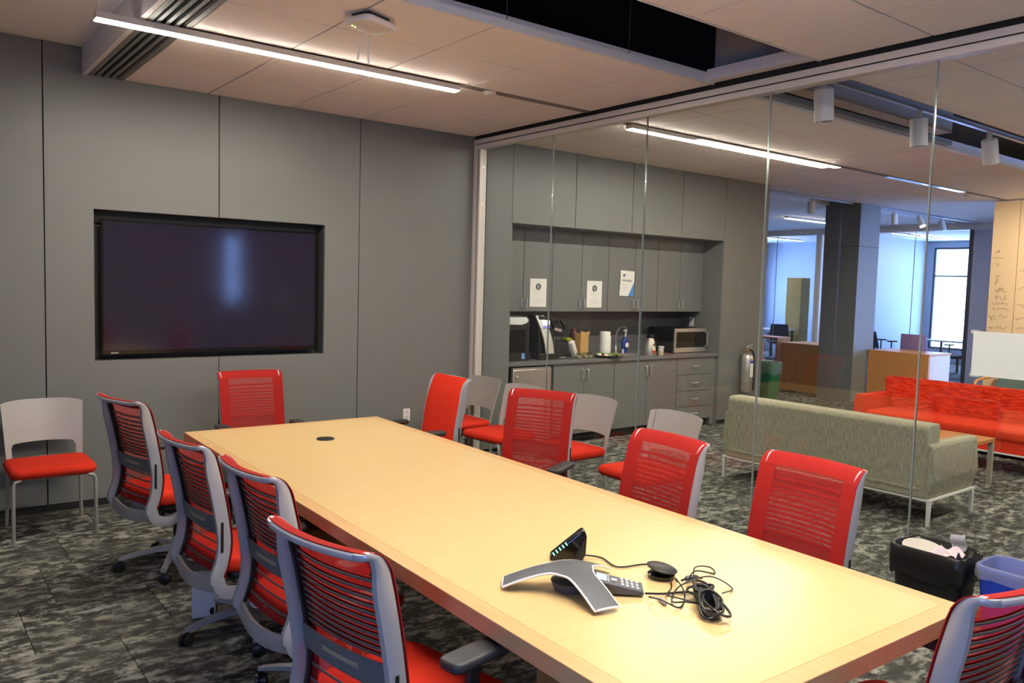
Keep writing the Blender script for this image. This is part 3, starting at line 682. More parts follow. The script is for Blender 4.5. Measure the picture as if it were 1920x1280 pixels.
# ================================================================== GUEST CHAIRS
def make_guest_chair():
    t = thing('guest_chair', 'x', 'chair')
    def xb(u, z): return -.20-.10*max(0, (z-.44)/.40)**1.2-.045*(1-u*u)
    def yb(u, z): return u*(.228+.022*max(0, (z-.44)/.4))
    zt = lambda u: .838-.022*u*u*u*u
    zh = lambda u: .545+.012*(1-u*u)-.04*max(0, (abs(u)-.74)/.11)**2 if abs(u) < .85 else .505
    m = MB()
    A = lambda u, z: (xb(u, z), yb(u, z), z)
    m.sheet(lambda p, q: A(-.84+1.68*p, zh(-.84+1.68*p)+(zt(-.84+1.68*p)-zh(-.84+1.68*p))*q), 24, 8, .009)
    for s in (-1, 1):
        m.sheet(lambda p, q: A(s*(.84+.16*p), .435+(zt(.84+.16*p)-.435)*q), 3, 12, .009)
    m.sheet(lambda p, q: A(-.9+1.8*p, .435+.02*q), 20, 1, .009)
    m.build('back_shell', shell_m, t, smooth=60)
    MB().cushion(-.22, .24, -.25, .25, .40, .465, .07, .03, .006).build('seat', red_m, t, smooth=60)
    MB().cushion(-.20, .21, -.215, .215, .392, .408, .06, .006, 0).build('seat_pan', shell_m, t)
    for s in (-1, 1):
        MB().tube([(.215, s*.19, .398), (.222, s*.222, .392), (.225, s*.232, .37), (.235, s*.236, .0)], .0115, 10).build('leg', leg_m, t)
        MB().tube([(-.2, s*.205, .45), (-.205, s*.215, .38), (-.235, s*.225, .0)], .0115, 10).build('leg', leg_m, t)
        MB().tube([(.215, s*.2, .396), (-.2, s*.2, .396)], .010, 8).build('side_rail', leg_m, t)
    return t
GC = make_guest_chair()
gs = [('grey shell guest chair with red seat against the television wall', -3.725, -.46, -90),
      ('grey shell guest chair in the corner behind the upholstered chair', -.40, -.355, 180),
      ('second grey shell guest chair along the glass, before the small fridge', -.42, -1.03, 186),
      ('third grey shell guest chair along the glass from the corner', -.36, -1.82, 181),
      ('fourth grey shell guest chair along the glass, nearest the green sofa', -.40, -2.68, 177)]
for i, (l, x, y, d) in enumerate(gs):
    t = GC if i == 0 else copy_tree(GC)
    t.location = (x, y, 0); t.rotation_euler = (0, 0, math.radians(d)); tag(t, l, 'chair', 'grey and red guest chairs')
# ================================================================== KITCHENETTE
counter_m = mat('counter_grey', rgb(112, 112, 110), .35, var=.05, scale=80)
tag(MB().box(.454, 3.818, .008, .655, .872, .91).build('countertop', counter_m, bevel=.003), 'long grey laminate countertop in the kitchen niche', 'countertop')
def bar_handle(parent, a, b_, y, off=.03, nm='handle'):
    a, b_ = Vector(a), Vector(b_); o = Vector((0, -off, 0)); d = (b_-a).normalized()*.0
    MB().tube([a, a+o*.85, a+o+(b_-a)*.05, b_+o-(b_-a)*.05, b_+o*.85, b_], .006, 8).build(nm, chrome_m, parent)
def cabinet(label, x0, xm, x1, z0, z1, yf, yb, hz0, hz1, group, toe=0):
    t = thing('cabinet', label, 'cabinet', (0, 0, 0), 0, group)
    MB().box(x0, x1, yf+.02, yb, z0, z1).build('body', wall_m, t)
    if toe: MB().box(x0, x1, yf+.07, yb, 0, toe).build('toe_kick', gap_m, t)
    for i, (a, b_) in enumerate(((x0, xm), (xm, x1))):
        d = MB().box(a+.003, b_-.003, yf, yf+.019, z0+.002, z1-.002).build('door', wall_m, t, bevel=.0015, seg=1)
        hx = xm-.035 if i == 0 else xm+.035
        bar_handle(d, (hx, yf, hz0), (hx, yf, hz1), yf)
    return t
UX = [.454, .859, 1.264, 1.702, 2.123, 2.568, 2.972, 3.386, 3.818]
ul = ['grey upper cabinet with two doors at the left, above the coffee machine', 'grey upper cabinet with a round-seal notice on its right door', 'grey upper cabinet with the blue-cornered notice on its left door', 'grey upper cabinet with two bare doors at the right end of the niche']
for k in range(4): cabinet(ul[k], UX[2*k], UX[2*k+1], UX[2*k+2], 1.424, NZ-.002, .315, .655, 1.46, 1.565, 'upper kitchen cabinets')
cabinet('grey base cabinet with two doors beside the small fridge', 1.08, 1.53, 1.992, .09, .868, .03, .655, .69, .8, 'base kitchen cabinets', .09)
cabinet('grey base cabinet with two doors beside the drawer unit', 1.996, 2.54, 3.064, .09, .868, .03, .655, .69, .8, 'base kitchen cabinets', .09)
t = thing('drawer_unit', 'grey unit of four drawers at the right end of the counter', 'drawers')
MB().box(3.068, 3.735, .05, .655, .09, .868).build('body', wall_m, t); MB().box(3.068, 3.735, .1, .655, 0, .09).build('toe_kick', gap_m, t)
MB().box(3.738, 3.816, .04, .655, 0, .868).build('filler', wall_m, t)
dz = [.866, .658, .452, .2585, .088]
for k in range(4):
    d = MB().box(3.071, 3.732, .03, .049, dz[k+1]+.003, dz[k]-.003).build('drawer', wall_m, t, bevel=.0015, seg=1)
    zc_ = (dz[k]+dz[k+1])/2; bar_handle(d, (3.35, .03, zc_), (3.45, .03, zc_), .03)
t = thing('mini_fridge', 'small stainless refrigerator under the counter beside the pilaster', 'fridge')
MB().box(.515, 1.04, .06, .64, .04, .855).build('body', black_m, t)
d = MB().box(.52, 1.035, .01, .058, .06, .835).build('door', steel_m, t, bevel=.006)
MB().tube([(.56, .01, .55), (.56, -.03, .56), (.56, -.03, .76), (.56, .01, .77)], .007, 8).build('handle', steel_m, d)
MB().lathe([(0, 0), (.012, 0), (.012, .008), (0, .008)], 12, (.78, .002, .74), 'y').build('lock', chrome_m, d)
MB().box(.52, 1.035, .02, .06, .838, .853).build('top_strip', steel_m, t)
# notices on the doors
def notice(label, x, z, w, h, y, kind, tilt=0):
    t = thing('paper_notice', label, 'notice', (x, y, z)); t.rotation_euler = (0, tilt, 0)
    MB().sheet(lambda u, v: ((u-.5)*w, -.0015-.004*math.sin(PI*v)*(kind == 1), -h*v), 3, 6, .0012).build('paper_sheet', paper_m, t)
    if kind == 0:
        MB().tube([(.029*math.cos(2*PI*q/20), -.0045, -h*.28+.029*math.sin(2*PI*q/20)) for q in range(20)], .0065, 6, closed=True).build('seal_ring', ink_m, t)
        MB().lathe([(0, 0), (.017, 0), (.017, .0011), (0, .0011)], 16, (0, -.0043, -h*.28), 'y').build('seal_centre', mat('seal_mid', rgb(150, 150, 148), .8, var=0), t)
        for q in (.10, .45, .52, .72, .78, .84): MB().box(-w*.3, w*.3, -.0042, -.003, -h*q-.002, -h*q).build('print_line', mat('grey_ink', rgb(176, 176, 170), .8, var=0), t)
    else:
        MB().prism([(w*.5, -h*.42), (w*.5, -h), (w*.12, -h)], 'y', -.0075, -.0055).build('blue_corner', mat('blue_print', rgb(74, 140, 205), .7, var=0), t)
        MB().prism([(-w*.34, -h*.16), (-w*.1, -h*.13), (-w*.2, -h*.19), (-w*.24, -h*.28)], 'y', -.006, -.0045).build('bird_mark', mat('navy_ink', rgb(44, 48, 84), .7, var=0), t)
        for q in (.36, .40): MB().box(-w*.36, w*.3, -.007, -.0055, -h*q-.006, -h*q).build('headline', ink_m, t)
        for q in (.5, .55, .6, .65, .7): MB().box(-w*.36, w*.08, -.0072, -.0058, -h*q-.002, -h*q).build('print_line', MATS['grey_ink'], t)
notice('white notice with a round seal taped on the leftmost cabinet pair', 1.066, 1.782, .232, .306, .3135, 0, .0)
notice('white notice with a round seal taped between the coffee machine and towel roll', 1.906, 1.778, .236, .306, .3135, 0, .0)
notice('white notice with a blue corner taped above the faucet', 2.437, 1.91, .235, .3, .312, 1, .04)
# things on the counter
CZ = .9105
t = thing('water_dispenser', 'black countertop dispenser with a white rounded top at the counter left', 'dispenser', (.675, .36, CZ))
MB().prism([(-.17, 0), (.19, 0), (.19, .06), (.165, .10), (.165, .44), (.13, .475), (-.17, .475)], 'y', -.2, .22).build('body', black_m, t, bevel=.008)
MB().prism([(-.165, .385), (.05, .378), (.12, .40), (.14, .43), (.11, .46), (-.165, .462)], 'y', -.215, -.195).build('top_panel', mat('white_gloss', rgb(228, 230, 224), .25, var=0), t, bevel=.006)
MB().box(-.14, .11, -.206, -.196, .09, .33).build('bay', blackg_m, t); MB().box(.06, .10, -.207, -.199, .02, .08).build('energy_label', mat('label_blue', rgb(120, 160, 225), .6, var=0), t)
t = thing('coffee_machine', 'black coffee machine with a curved silver front and lit screen', 'coffee maker', (1.17, .33, CZ))
prof = [(-.2, 0), (.19, 0), (.19, .07), (.06, .075), (.05, .30), (.13, .34), (.12, .40), (-.04, .47), (-.17, .47), (-.13, .2)]
MB().prism([(-.19, 0), (.2, 0), (.2, .065), (-.19, .065)], 'y', -.17, .2).build('base', black_m, t, bevel=.008)
MB().prism([(-.16, .06), (.05, .06), (.05, .30), (-.02, .46), (-.17, .475)], 'y', -.12, .2).build('body', black_m, t, bevel=.008)
MB().sheet(lambda u, v: (-.155+.115*u+.05*math.sin(PI*.5*(1-v))*1.0-.05*v*v, -.185+.055*v+.02*v*v-.0, .065+.41*v), 6, 14, .015).build('front_panel', mat('silver_front', rgb(200, 200, 192), .3, metal=.5, var=.02), t)
MB().box(-.118, -.035, -.150, -.138, .375, .425).build('screen', mat('lit_screen', rgb(225, 230, 245), .3, var=0, emis=(.8, .88, 1), estr=.8), t)
for k in range(4): MB().box(-.112+.02*k, -.098+.02*k, -.160, -.148, .345, .360).build('button', mat('button_violet', rgb(110, 100, 190), .4, var=0, emis=(.35, .3, 1), estr=.3), t)
MB().prism([(-.02, .47), (.06, .44), (.19, .33), (.17, .30), (.06, .33), (.02, .40)], 'y', -.13, .12).build('brew_head', black_m, t, bevel=.01)
MB().sheet(lambda u, v: (.05+.1*u, -.137+.0*v, .315+.03*v-.02*u), 4, 2, .006).build('chrome_trim', chrome_m, t); MB().tube(spline([(.06, -.13, .40), (.12, -.135, .42), (.2, -.13, .33)], 5), .012, 8).build('handle', blackg_m, t)
MB().box(.1, .19, -.175, -.165, .012, .022).build('drip_tray_trim', chrome_m, t)
t = thing('wire_rack', 'black wire rack holding coffee supplies behind the coffee machine', 'rack', (1.56, .40, CZ))
for x, y in ((-.06, -.09), (.1, -.09), (-.06, .09), (.1, .09)): MB().tube([(x, y, 0), (x, y, .42)], .004, 6).build('upright', black_m, t)
for z in (.02, .17, .30): MB().box(-.06, .1, -.09, .09, z, z+.006).build('shelf', black_m, t)
tag(MB().cushion(1.52, 1.62, .33, .43, 1.0875, 1.125, .02, .012, .004).build('snack_packet', mat('yellow_green', rgb(170, 176, 40), .5)), 'small yellow-green packet on the black wire rack', 'packet')
t = thing('paper_bag', 'tall brown paper bag standing between the rack and the towel roll', 'bag', (1.685, .26, CZ), .15)
m = MB(); m.sheet(lambda u, v: ((-.07 if u < .25 else .07 if u < .5 else .07 if u < .75 else -.07)*(1-.06*v)+.0, (-.045 if (u < .5) else .045)+.004*math.sin(9*v+4*u), .285*v), 4, 8)
bagm = mat('kraft_paper', rgb(196, 152, 92), .8, var=.1, scale=20, bump=.3, bscale=40)
MB().prism([(-.072, -.045), (.072, -.045), (.072, .045), (-.072, .045)], 'z', 0, .27).build('bag_body', bagm, t, bevel=.006)
MB().sheet(lambda u, v: (-.072+.144*u, -.046+.01*math.sin(5*u), .25+.04*v+.006*math.sin(8*u)), 8, 2, .002).build('bag_lip', bagm, t)
tag(MB().lathe([(0, 0), (.045, 0), (.05, .12), (.05, .25), (.035, .29), (.03, .31), (0, .31)], 14, (1.80, .52, CZ)).build('storage_jar', mat('burgundy', rgb(92, 34, 42), .4)), 'dark burgundy jar behind the brown paper bag', 'jar')
t = thing('soap_bottle', 'small pink and white bottle behind the paper bag', 'bottle', (1.80, .34, CZ))
MB().lathe([(0, 0), (.028, 0), (.03, .02), (.03, .12), (.018, .16), (.012, .18), (0, .18)], 14).build('bottle_body', paper_m, t); MB().lathe([(.0305, .03), (.0312, .035), (.0312, .08), (.0305, .085)], 14).build('label_band', mat('pink', rgb(214, 110, 150), .5), t)
t = thing('sugar_bag', 'white printed paper bag slumped beside the coffee machine', 'bag', (1.475, .17, CZ+.022), .3)
MB().obox((0, 0, .085), (.07, .06, .2), (0, -.55, 0)).build('bag_body', mat('white_bag', rgb(222, 216, 204), .7, var=.15, scale=25), t, bevel=.015)
jar_g = glassmat('jar_glass', (.9, .92, .9, 1), .12)
for k, (x, y, lab) in enumerate(((1.50, .09, 'small clear glass jar nearest the coffee machine'), (1.60, .09, 'clear glass tumbler in front of the brown paper bag'), (1.69, .12, 'clear glass tumbler beside the salad plate'))):
    t = thing('glass_jar', lab, 'jar', (x, y, CZ), 0, 'glass jars on the counter')
    MB().lathe([(0, 0), (.034, 0), (.036, .01), (.037, .07), (.034, .07), (.033, .012), (0, .012)], 16).build('glass_wall', jar_g, t)
    MB().lathe([(0, .0125), (.031, .0125), (.032, .03), (0, .034)], 12).build('contents', mat('sugar', rgb(214, 206, 188), .8), t)
t = thing('salad_plate', 'dark oval platter of green salad in front of the towel roll', 'plate', (1.98, .13, CZ))
MB().lathe([(0, 0), (.11, 0), (.168, .018), (.176, .026), (.168, .026), (.11, .008), (0, .008)], 28).build('platter', mat('platter_dark', rgb(70, 62, 56), .3), t)
leaf = None; lm = mat('salad_green', rgb(112, 138, 52), .6, var=.35, scale=30)
for k in range(46):
    a = random.uniform(0, 6.28); r = .14*math.sqrt(random.random()); x, y = r*math.cos(a), r*math.sin(a)
    mm = lm if x > -.06 else (paper_m if random.random() < .6 else red_m)
    if x > .11 and random.random() < .6: mm = mat('salad_orange', rgb(190, 120, 70), .6)
    o = MB().obox((x, y, .022+.012*random.random()), (.045, .03, .008), (random.uniform(-.5, .5), random.uniform(-.5, .5), random.uniform(0, 3))).build('salad_leaf', mm, t)
t = thing('paper_towel_roll', 'white paper towel roll standing on the counter', 'towel roll', (2.12, .33, CZ))
MB().lathe([(.018, 0), (.062, 0), (.063, .01), (.063, .275), (.06, .28), (.018, .28)], 24).build('towel', paper_m, t)
MB().sheet(lambda u, v: (.06+.03*u, .01-.02*u, .06+.19*v-.03*u), 3, 4, .002).build('loose_sheet', paper_m, t)
t = thing('faucet', 'slim chrome gooseneck faucet behind the salad plate', 'faucet', (2.47, .5, CZ))
MB().lathe([(0, 0), (.026, 0), (.026, .01), (.016, .02), (.014, .08), (.009, .09), (0, .09)], 14).build('faucet_base', chrome_m, t)
MB().tube(spline([(0, 0, .08), (0, 0, .22), (.02, -.03, .30), (.03, -.1, .33), (.02, -.15, .29), (.02, -.155, .25)], 5), .008, 8).build('spout', chrome_m, t)
MB().lathe([(0, 0), (.018, 0), (.018, .03), (.012, .05), (0, .052)], 12, (.085, -.04, 0)).build('side_handle', chrome_m, t)
tag(MB().box(2.3, 2.62, .22, .46, CZ, CZ+.006).build('sink_rim', steel_m, bevel=.002), 'low steel sink rim set in the counter before the faucet', 'sink')
t = thing('dish_soap_bottle', 'blue dish soap bottle with a white oval label', 'bottle', (2.62, .50, CZ))
bl_m = mat('blue_liquid', rgb(20, 50, 140), .15, var=0)
MB().tube([(0, 0, 0), (0, 0, .03), (0, 0, .12), (.005, 0, .17), (.012, 0, .2)], [.04, .045, .046, .034, .014], 16, .62).build('bottle_body', bl_m, t)
MB().tube([(.012, 0, .2), (.012, 0, .235), (.014, 0, .27)], [.011, .008, .006], 10).build('cap', white_m, t); MB().obox((.004, 0, .275), (.05, .016, .016)).build('pump_nozzle', white_m, t)
MB().lathe([(0, 0), (.03, 0), (.03, .001), (0, .001)], 18, (0, -.047, .1), 'y').build('oval_label', paper_m, t)
t = thing('coffee_carafe', 'stainless coffee carafe with a black handle and printed label', 'carafe', (2.70, .15, CZ))
MB().lathe([(0, 0), (.066, 0), (.07, .01), (.068, .06), (.058, .16), (.042, .2), (.04, .21), (0, .21)], 22).build('carafe_body', steel_m, t)
MB().lathe([(0, .205), (.043, .205), (.045, .225), (.038, .245), (.01, .25), (0, .25)], 20).build('lid', blackg_m, t)
MB().tube(spline([(.035, 0, .235), (.08, 0, .25), (.105, 0, .2), (.1, 0, .12), (.066, 0, .08)], 5), .01, 8).build('handle', blackg_m, t)
MB().sheet(lambda u, v: ((.073-.023*max(0, v-.2)/.8)*math.cos(-PI/2+(u-.5)*.9), (.073-.023*max(0, v-.2)/.8)*math.sin(-PI/2+(u-.5)*.9), .035+.15*v), 5, 6, .001).build('label_strip', mat('carafe_label', rgb(224, 206, 178), .6), t)
MB().sheet(lambda u, v: (.0745*math.cos(-PI/2+(u-.5)*.8), .0745*math.sin(-PI/2+(u-.5)*.8), .03+.03*v), 5, 1, .001).build('label_foot', mat('label_red', rgb(176, 44, 30), .6), t)
MB().lathe([(0, 0), (.014, 0), (.014, .001), (0, .001)], 10, (0, -.068, .125), 'y').build('label_mark', mat('brown_print', rgb(112, 70, 44), .6), t)
t = thing('paper_cup', 'white and tan paper cup beside the carafe', 'cup', (2.83, .09, CZ))
MB().lathe([(0, 0), (.028, 0), (.0315, .05)], 18).build('cup_lower', mat('cup_tan', rgb(206, 182, 146), .7), t); MB().lathe([(.0316, .05), (.038, .105), (.04, .108), (.036, .108), (.028, .03), (0, .03)], 18).build('cup_upper', paper_m, t)
MB().obox((.004, -.0355, .075), (.02, .002, .01)).build('cup_mark', ink_m, t)
t = thing('microwave', 'black microwave oven with a stainless frame door', 'microwave', (3.2, .2, CZ+.008))
MB().box(0, .60, .02, .43, 0, .30).build('case', black_m, t, bevel=.006)
MB().box(0, .60, 0, .02, .255, .30).build('top_trim', steel_m, t, bevel=.002); MB().box(0, .60, 0, .02, 0, .06).build('bottom_trim', steel_m, t, bevel=.002); MB().box(0, .025, 0, .02, .06, .255).build('side_trim', steel_m, t)
MB().box(.025, .60, .004, .02, .06, .255).build('door_window', blackg_m, t)
MB().tube([(.585, 0, .07), (.585, -.035, .08), (.585, -.035, .24), (.585, 0, .25)], .008, 8).build('door_handle', chrome_m, t)
for x in (.04, .52): MB().box(x-.015, x+.015, .1, .13, -.008, 0).build('foot', black_m, t)
outlet('white outlet on the niche side wall above the microwave', (3.818, .46, 1.23), -PI/2)
# fire extinguisher on the wall end
t = thing('fire_extinguisher', 'chrome fire extinguisher hanging on the grey wall end', 'extinguisher', (4.30, -.085, .40))
MB().lathe([(0, 0), (.072, 0), (.078, .01), (.078, .44), (.066, .48), (.035, .505), (.02, .51), (0, .51)], 24).build('cylinder', mat('polished_steel', rgb(210, 206, 196), .25, metal=.7, var=.02), t)
MB().lathe([(.02, .505), (.022, .53), (.016, .55), (.016, .58), (0, .58)], 12).build('valve', mat('brass_grey', rgb(170, 160, 130), .3, metal=.8), t)
MB().obox((.03, 0, .6), (.12, .018, .012), (0, -.25, 0)).build('lever', silver_m, t); MB().obox((.02, 0, .575), (.1, .018, .01), (0, .1, 0)).build('lever', silver_m, t)
MB().tube(spline([(.01, -.01, .55), (.07, -.02, .53), (.1, -.03, .44), (.095, -.04, .25), (.09, -.045, .1), (.088, -.045, .02)], 5), .012, 8).build('hose', black_m, t)
MB().lathe([(0, 0), (.014, 0), (.014, .01), (0, .01)], 12, (-.06, -.05, .53), 'y').build('gauge', mat('gauge_red', rgb(170, 30, 34), .4), t)
MB().sheet(lambda u, v: (.0795*math.cos(-PI/2+.2+(u-.5)*1.2), .0795*math.sin(-PI/2+.2+(u-.5)*1.2), .2+.2*v), 6, 4, .001).build('instruction_label', paper_m, t)
MB().sheet(lambda u, v: (.0808*math.cos(-PI/2+.2+(u-.5)*1.2), .0808*math.sin(-PI/2+.2+(u-.5)*1.2), .38+.03*v), 6, 1, .001).build('label_band', mat('label_navy', rgb(40, 50, 160), .5), t)
MB().box(-.03, .03, .04, .085, .35, .47).build('wall_hook', dgrey_m, t)
# green bin with a clear liner
def wastebin(name, label, cat, loc, wx, wy, h, m, rim=None, taper=.82, rz=0):
    t = thing(name, label, cat, loc, rz)
    def ring(s, z, e=0):
        pts = []
        for k in range(32):
            a = 2*PI*k/32; c, q = math.cos(a), math.sin(a); pw = .35
            pts.append(((abs(c)**pw)*(1 if c >= 0 else -1)*(wx/2*s+e), (abs(q)**pw)*(1 if q >= 0 else -1)*(wy/2*s+e), z))
        return pts
    L = [ring(taper*.97, 0), ring(taper, .01), ring(1, h-.02), ring(1, h-.02, .006), ring(1, h, .006), ring(1, h, -.004), ring(taper, .015, -.004)]
    mb = MB(); n = 32; mb._add([p for l in L for p in l], [(i*n+k, i*n+(k+1)%n, (i+1)*n+(k+1)%n, (i+1)*n+k) for i in range(len(L)-1) for k in range(n)]+[tuple(range(n-1,-1,-1)), tuple((len(L)-1)*n+k for k in range(n))])
    mb.build('bin_body', m, t)
    return t, ring
def liner(t, ring, m, h, drop, taper, inner=.5, seed=1):
    rnd = random.Random(seed); ph = [rnd.uniform(0, 6.28) for _ in range(6)]
    def w(k): a = 2*PI*k/32; return .5+.5*math.sin(3*a+ph[0])*math.sin(5*a+ph[1])
    L = []
    for z, e, s in ((h-drop, .012, 1), (h-drop*.5, .014, 1), (h+.002, .011, 1), (h+.008, .004, 1), (h, -.008, 1), (h*inner, -.012, taper+(1-taper)*inner)):
        r = ring(s, z, e); L.append([(x*(1+.01*math.sin(7*k+ph[2])), y*(1+.01*math.sin(9*k+ph[3])), zz-(drop*.6*w(k) if z < h-.001 and e > 0 else 0)) for k, (x, y, zz) in enumerate(r)])
    n = 32; mb = MB(); mb._add([p for l in L for p in l], [(i*n+k, i*n+(k+1)%n, (i+1)*n+(k+1)%n, (i+1)*n+k) for i in range(len(L)-1) for k in range(n)])
    return mb.build('bin_liner', m, t, smooth=70)
clear_l = meshfabric('clear_liner', rgb(226, 232, 236), .84)
t, rg = wastebin('green_bin', 'tall green waste bin with a clear liner beyond the wall end', 'bin', (6.32, .98, 0), .30, .30, .62, mat('green_plastic', rgb(26, 116, 66), .45)); liner(t, rg, clear_l, .62, .14, .82, .6, 3)
# ================================================================== BINS AT THE GLASS
t, rg = wastebin('waste_basket', 'black wastebasket with a black liner beside the glass', 'bin', (-.235, -4.60, 0), .25, .37, .40, mat('black_bin', rgb(22, 21, 21), .45))
liner(t, rg, mat('black_liner', rgb(20, 19, 19), .28, var=0), .40, .1, .82, .35, 5)
t = thing('paper_plate', 'used white paper plate lying in the black wastebasket', 'plate', (-.25, -4.55, .365)); t.rotation_euler = (.22, -.12, 0)
MB().lathe([(0, 0), (.075, 0), (.105, .016), (.112, .018), (.104, .02), (.074, .005), (0, .005)], 24).build('plate_disc', mat('plate_white', rgb(206, 198, 186), .6), t)
t = thing('paper_napkin', 'crumpled pale napkin in the black wastebasket', 'napkin', (-.25, -4.67, .385))
MB().sheet(lambda u, v: ((u-.5)*.12, (v-.5)*.13, .03*math.sin(7*u+3*v)*math.cos(5*v-2*u)+.01), 10, 10, .002).build('napkin_sheet', mat('napkin', rgb(222, 204, 208), .8, var=.1), t)
t = thing('plastic_wrapper', 'clear plastic wrapper sticking up from the black wastebasket', 'wrapper', (-.16, -4.68, .39))
MB().sheet(lambda u, v: ((u-.5)*.05+.01*math.sin(6*v), .03*math.sin(4*u+2*v), .09*v), 6, 8, .001).build('film', meshfabric('clear_film', rgb(225, 225, 225), .45), t)
t, rg = wastebin('recycling_bin', 'blue recycling bin with a clear liner beside the glass', 'bin', (-.205, -5.03, 0), .27, .39, .40, mat('blue_plastic', rgb(28, 58, 176), .4)); liner(t, rg, clear_l, .40, .05, .82, .3, 8)
# ================================================================== LOUNGE
green_f = weave('sofa_sage', rgb(128, 125, 102), rgb(190, 185, 160), (150, 150, 13))
redsofa_f = weave('sofa_red_pattern', rgb(176, 36, 18), rgb(226, 66, 34), (9, 9, 60), lo=.42, hi=.58)
redplain_f = weave('sofa_red', rgb(206, 50, 26), rgb(222, 66, 36), (60, 60, 60))
def make_sofa(label, x, y, rz, L, fm, bm, legm, D=.78, hb=.76, ha=.615, name='sofa'):
    """origin: middle of the back on the floor; faces local +x"""
    t = thing(name, label, 'sofa', (x, y, 0), rz); h = L/2; zb = .205
    def hexarm(y0, y1):   # arm panel bulging outwards at mid height
        s = 1 if y1 > y0 else -1; m = MB()
        prof = [(y0, zb), (y0+s*.085, zb), (y1-s*.008, .33), (y1, .36), (y1-s*.02, ha-.02), (y1-s*.04, ha), (y0+s*.012, ha), (y0, ha-.012)]
        return m.prism(prof, 'x', .012, D)
    for s in (-1, 1): hexarm(s*(h-.125), s*h).build('arm', fm, t, bevel=.012)
    MB().prism([(.0, zb), (.16, zb), (.2, hb-.04), (.18, hb), (.03, hb), (.0, hb-.03)], 'y', -h+.055, h-.055).build('backrest', bm, t, bevel=.012)
    MB().prism([(-.008, zb+.055), (.02, zb+.055), (.02, zb+.08), (-.008, zb+.075)], 'y', -h+.1, h-.1).build('back_piping', fm, t, bevel=.004)
    MB().box(.02, D-.02, -h+.1, h-.1, zb, .33).build('seat_base', fm, t, bevel=.01)
    MB().cushion(.17, D, -h+.128, h-.128, .32, .435, .04, .035, .012).build('seat_cushion', fm, t, smooth=60)
    fr = MB(); fr.box(.0, D, -h+.015, -h+.04, zb-.013, zb); fr.build('frame_rail', legm, t)
    MB().box(0, D, h-.04, h-.015, zb-.013, zb).build('frame_rail', legm, t); MB().box(0, .025, -h+.04, h-.04, zb-.013, zb).build('frame_rail', legm, t); MB().box(D-.025, D, -h+.04, h-.04, zb-.013, zb).build('frame_rail', legm, t)
    for sx in (0, 1):
        for s in (-1, 1):
            X = .004 if sx == 0 else D-.004; d = 1 if sx == 0 else -1; Y = s*(h-.018)
            MB().prism([(X, zb-.005), (X+d*.07, zb-.012), (X+d*.046, zb-.022), (X+d*.034, zb-.045), (X+d*.024, 0), (X+d*.006, 0)], 'y', Y-s*.026, Y).build('leg', legm, t, bevel=.003)
    return t
wl_m = mat('white_leg', rgb(226, 226, 218), .35)
make_sofa('sage green tweed sofa with white legs seen from behind', 1.50, -2.83, .012, 1.90, green_f, green_f, wl_m)
make_sofa('red lounge sofa with patterned back facing the green sofa', 4.80, -2.72, PI, 2.0, redplain_f, redsofa_f, wl_m, hb=.77, ha=.6)
t = thing('coffee_table', 'low wooden coffee table between the two sofas', 'table', (3.14, -2.78, 0))
MB().box(-.40, .40, -.62, .62, .385, .42).build('table_board', walnut_m, t, bevel=.003)
for sx in (-1, 1):
    for sy in (-1, 1): MB().box(sx*.375-.02, sx*.375+.02, sy*.595-.02, sy*.595+.02, 0, .385).build('leg', mat('pewter_leg', rgb(168, 162, 146), .4), t)
teal_f = mat('teal_fabric', rgb(70, 96, 92), .9, bump=.2)
t = thing('armchair', 'dark teal armchair with wooden arms against the tan boards', 'armchair', (7.55, -2.0, 0), PI)
MB().cushion(-.3, .3, -.3, .3, .3, .44, .08, .04, .01).build('seat', teal_f, t, smooth=60)
MB().sheet(lambda u, v: (-.28-.12*v-.04*(1-(2*u-1)**2), (2*u-1)*.3*(1-.12*v*v), .4+.42*v), 10, 8, .06).build('backrest', teal_f, t, smooth=60)
for s in (-1, 1):
    MB().tube(spline([(.28, s*.33, 0), (.3, s*.34, .5), (.1, s*.34, .58), (-.3, s*.34, .6)], 5), .02, 8).build('arm', walnut_m, t); MB().tube([(-.28, s*.3, .4), (-.34, s*.3, 0)], .018, 8).build('leg', walnut_m, t)
# sheet taped on the glass
t = thing('taped_sheet', 'blank white sheet taped on the glass above the red sofa', 'paper sheet', (.0085, -4.613, 1.30), 0)
MB().box(0, .0008, -.28, 0, 0, .236).build('sheet', paper_m, t)
tape_m = meshfabric('tape', rgb(226, 220, 206), .5)
for y, z in ((-.004, .222), (-.01, -.006)): MB().box(.0009, .0013, y-.03, y+.018, z, z+.02).build('tape', tape_m, t)
# wooden desks at the column
t = thing('reception_desk', 'low wooden desk front right of the dark column', 'desk', (7.86, -.24, 0))
MB().box(0, .05, -.5, .45, 0, .80).build('front_panel', walnut_m, t); MB().box(.05, .7, -.5, -.46, 0, .80).build('side_panel', mat('desk_daylit', rgb(206, 198, 190), .5), t); MB().box(0, .72, -.51, .45, .80, .83).build('desk_top', walnut_m, t, bevel=.003)  # pale side panel colour stands in for daylight falling on it
t = thing('reception_desk', 'low wooden desk front left of the dark column', 'desk', (7.86, 1.35, 0))
MB().box(0, .05, -.48, .45, 0, .80).build('front_panel', walnut_m, t); MB().box(.05, .7, .41, .45, 0, .80).build('side_panel', walnut_m, t); MB().box(0, .72, -.48, .46, .80, .83).build('desk_top', walnut_m, t, bevel=.003)
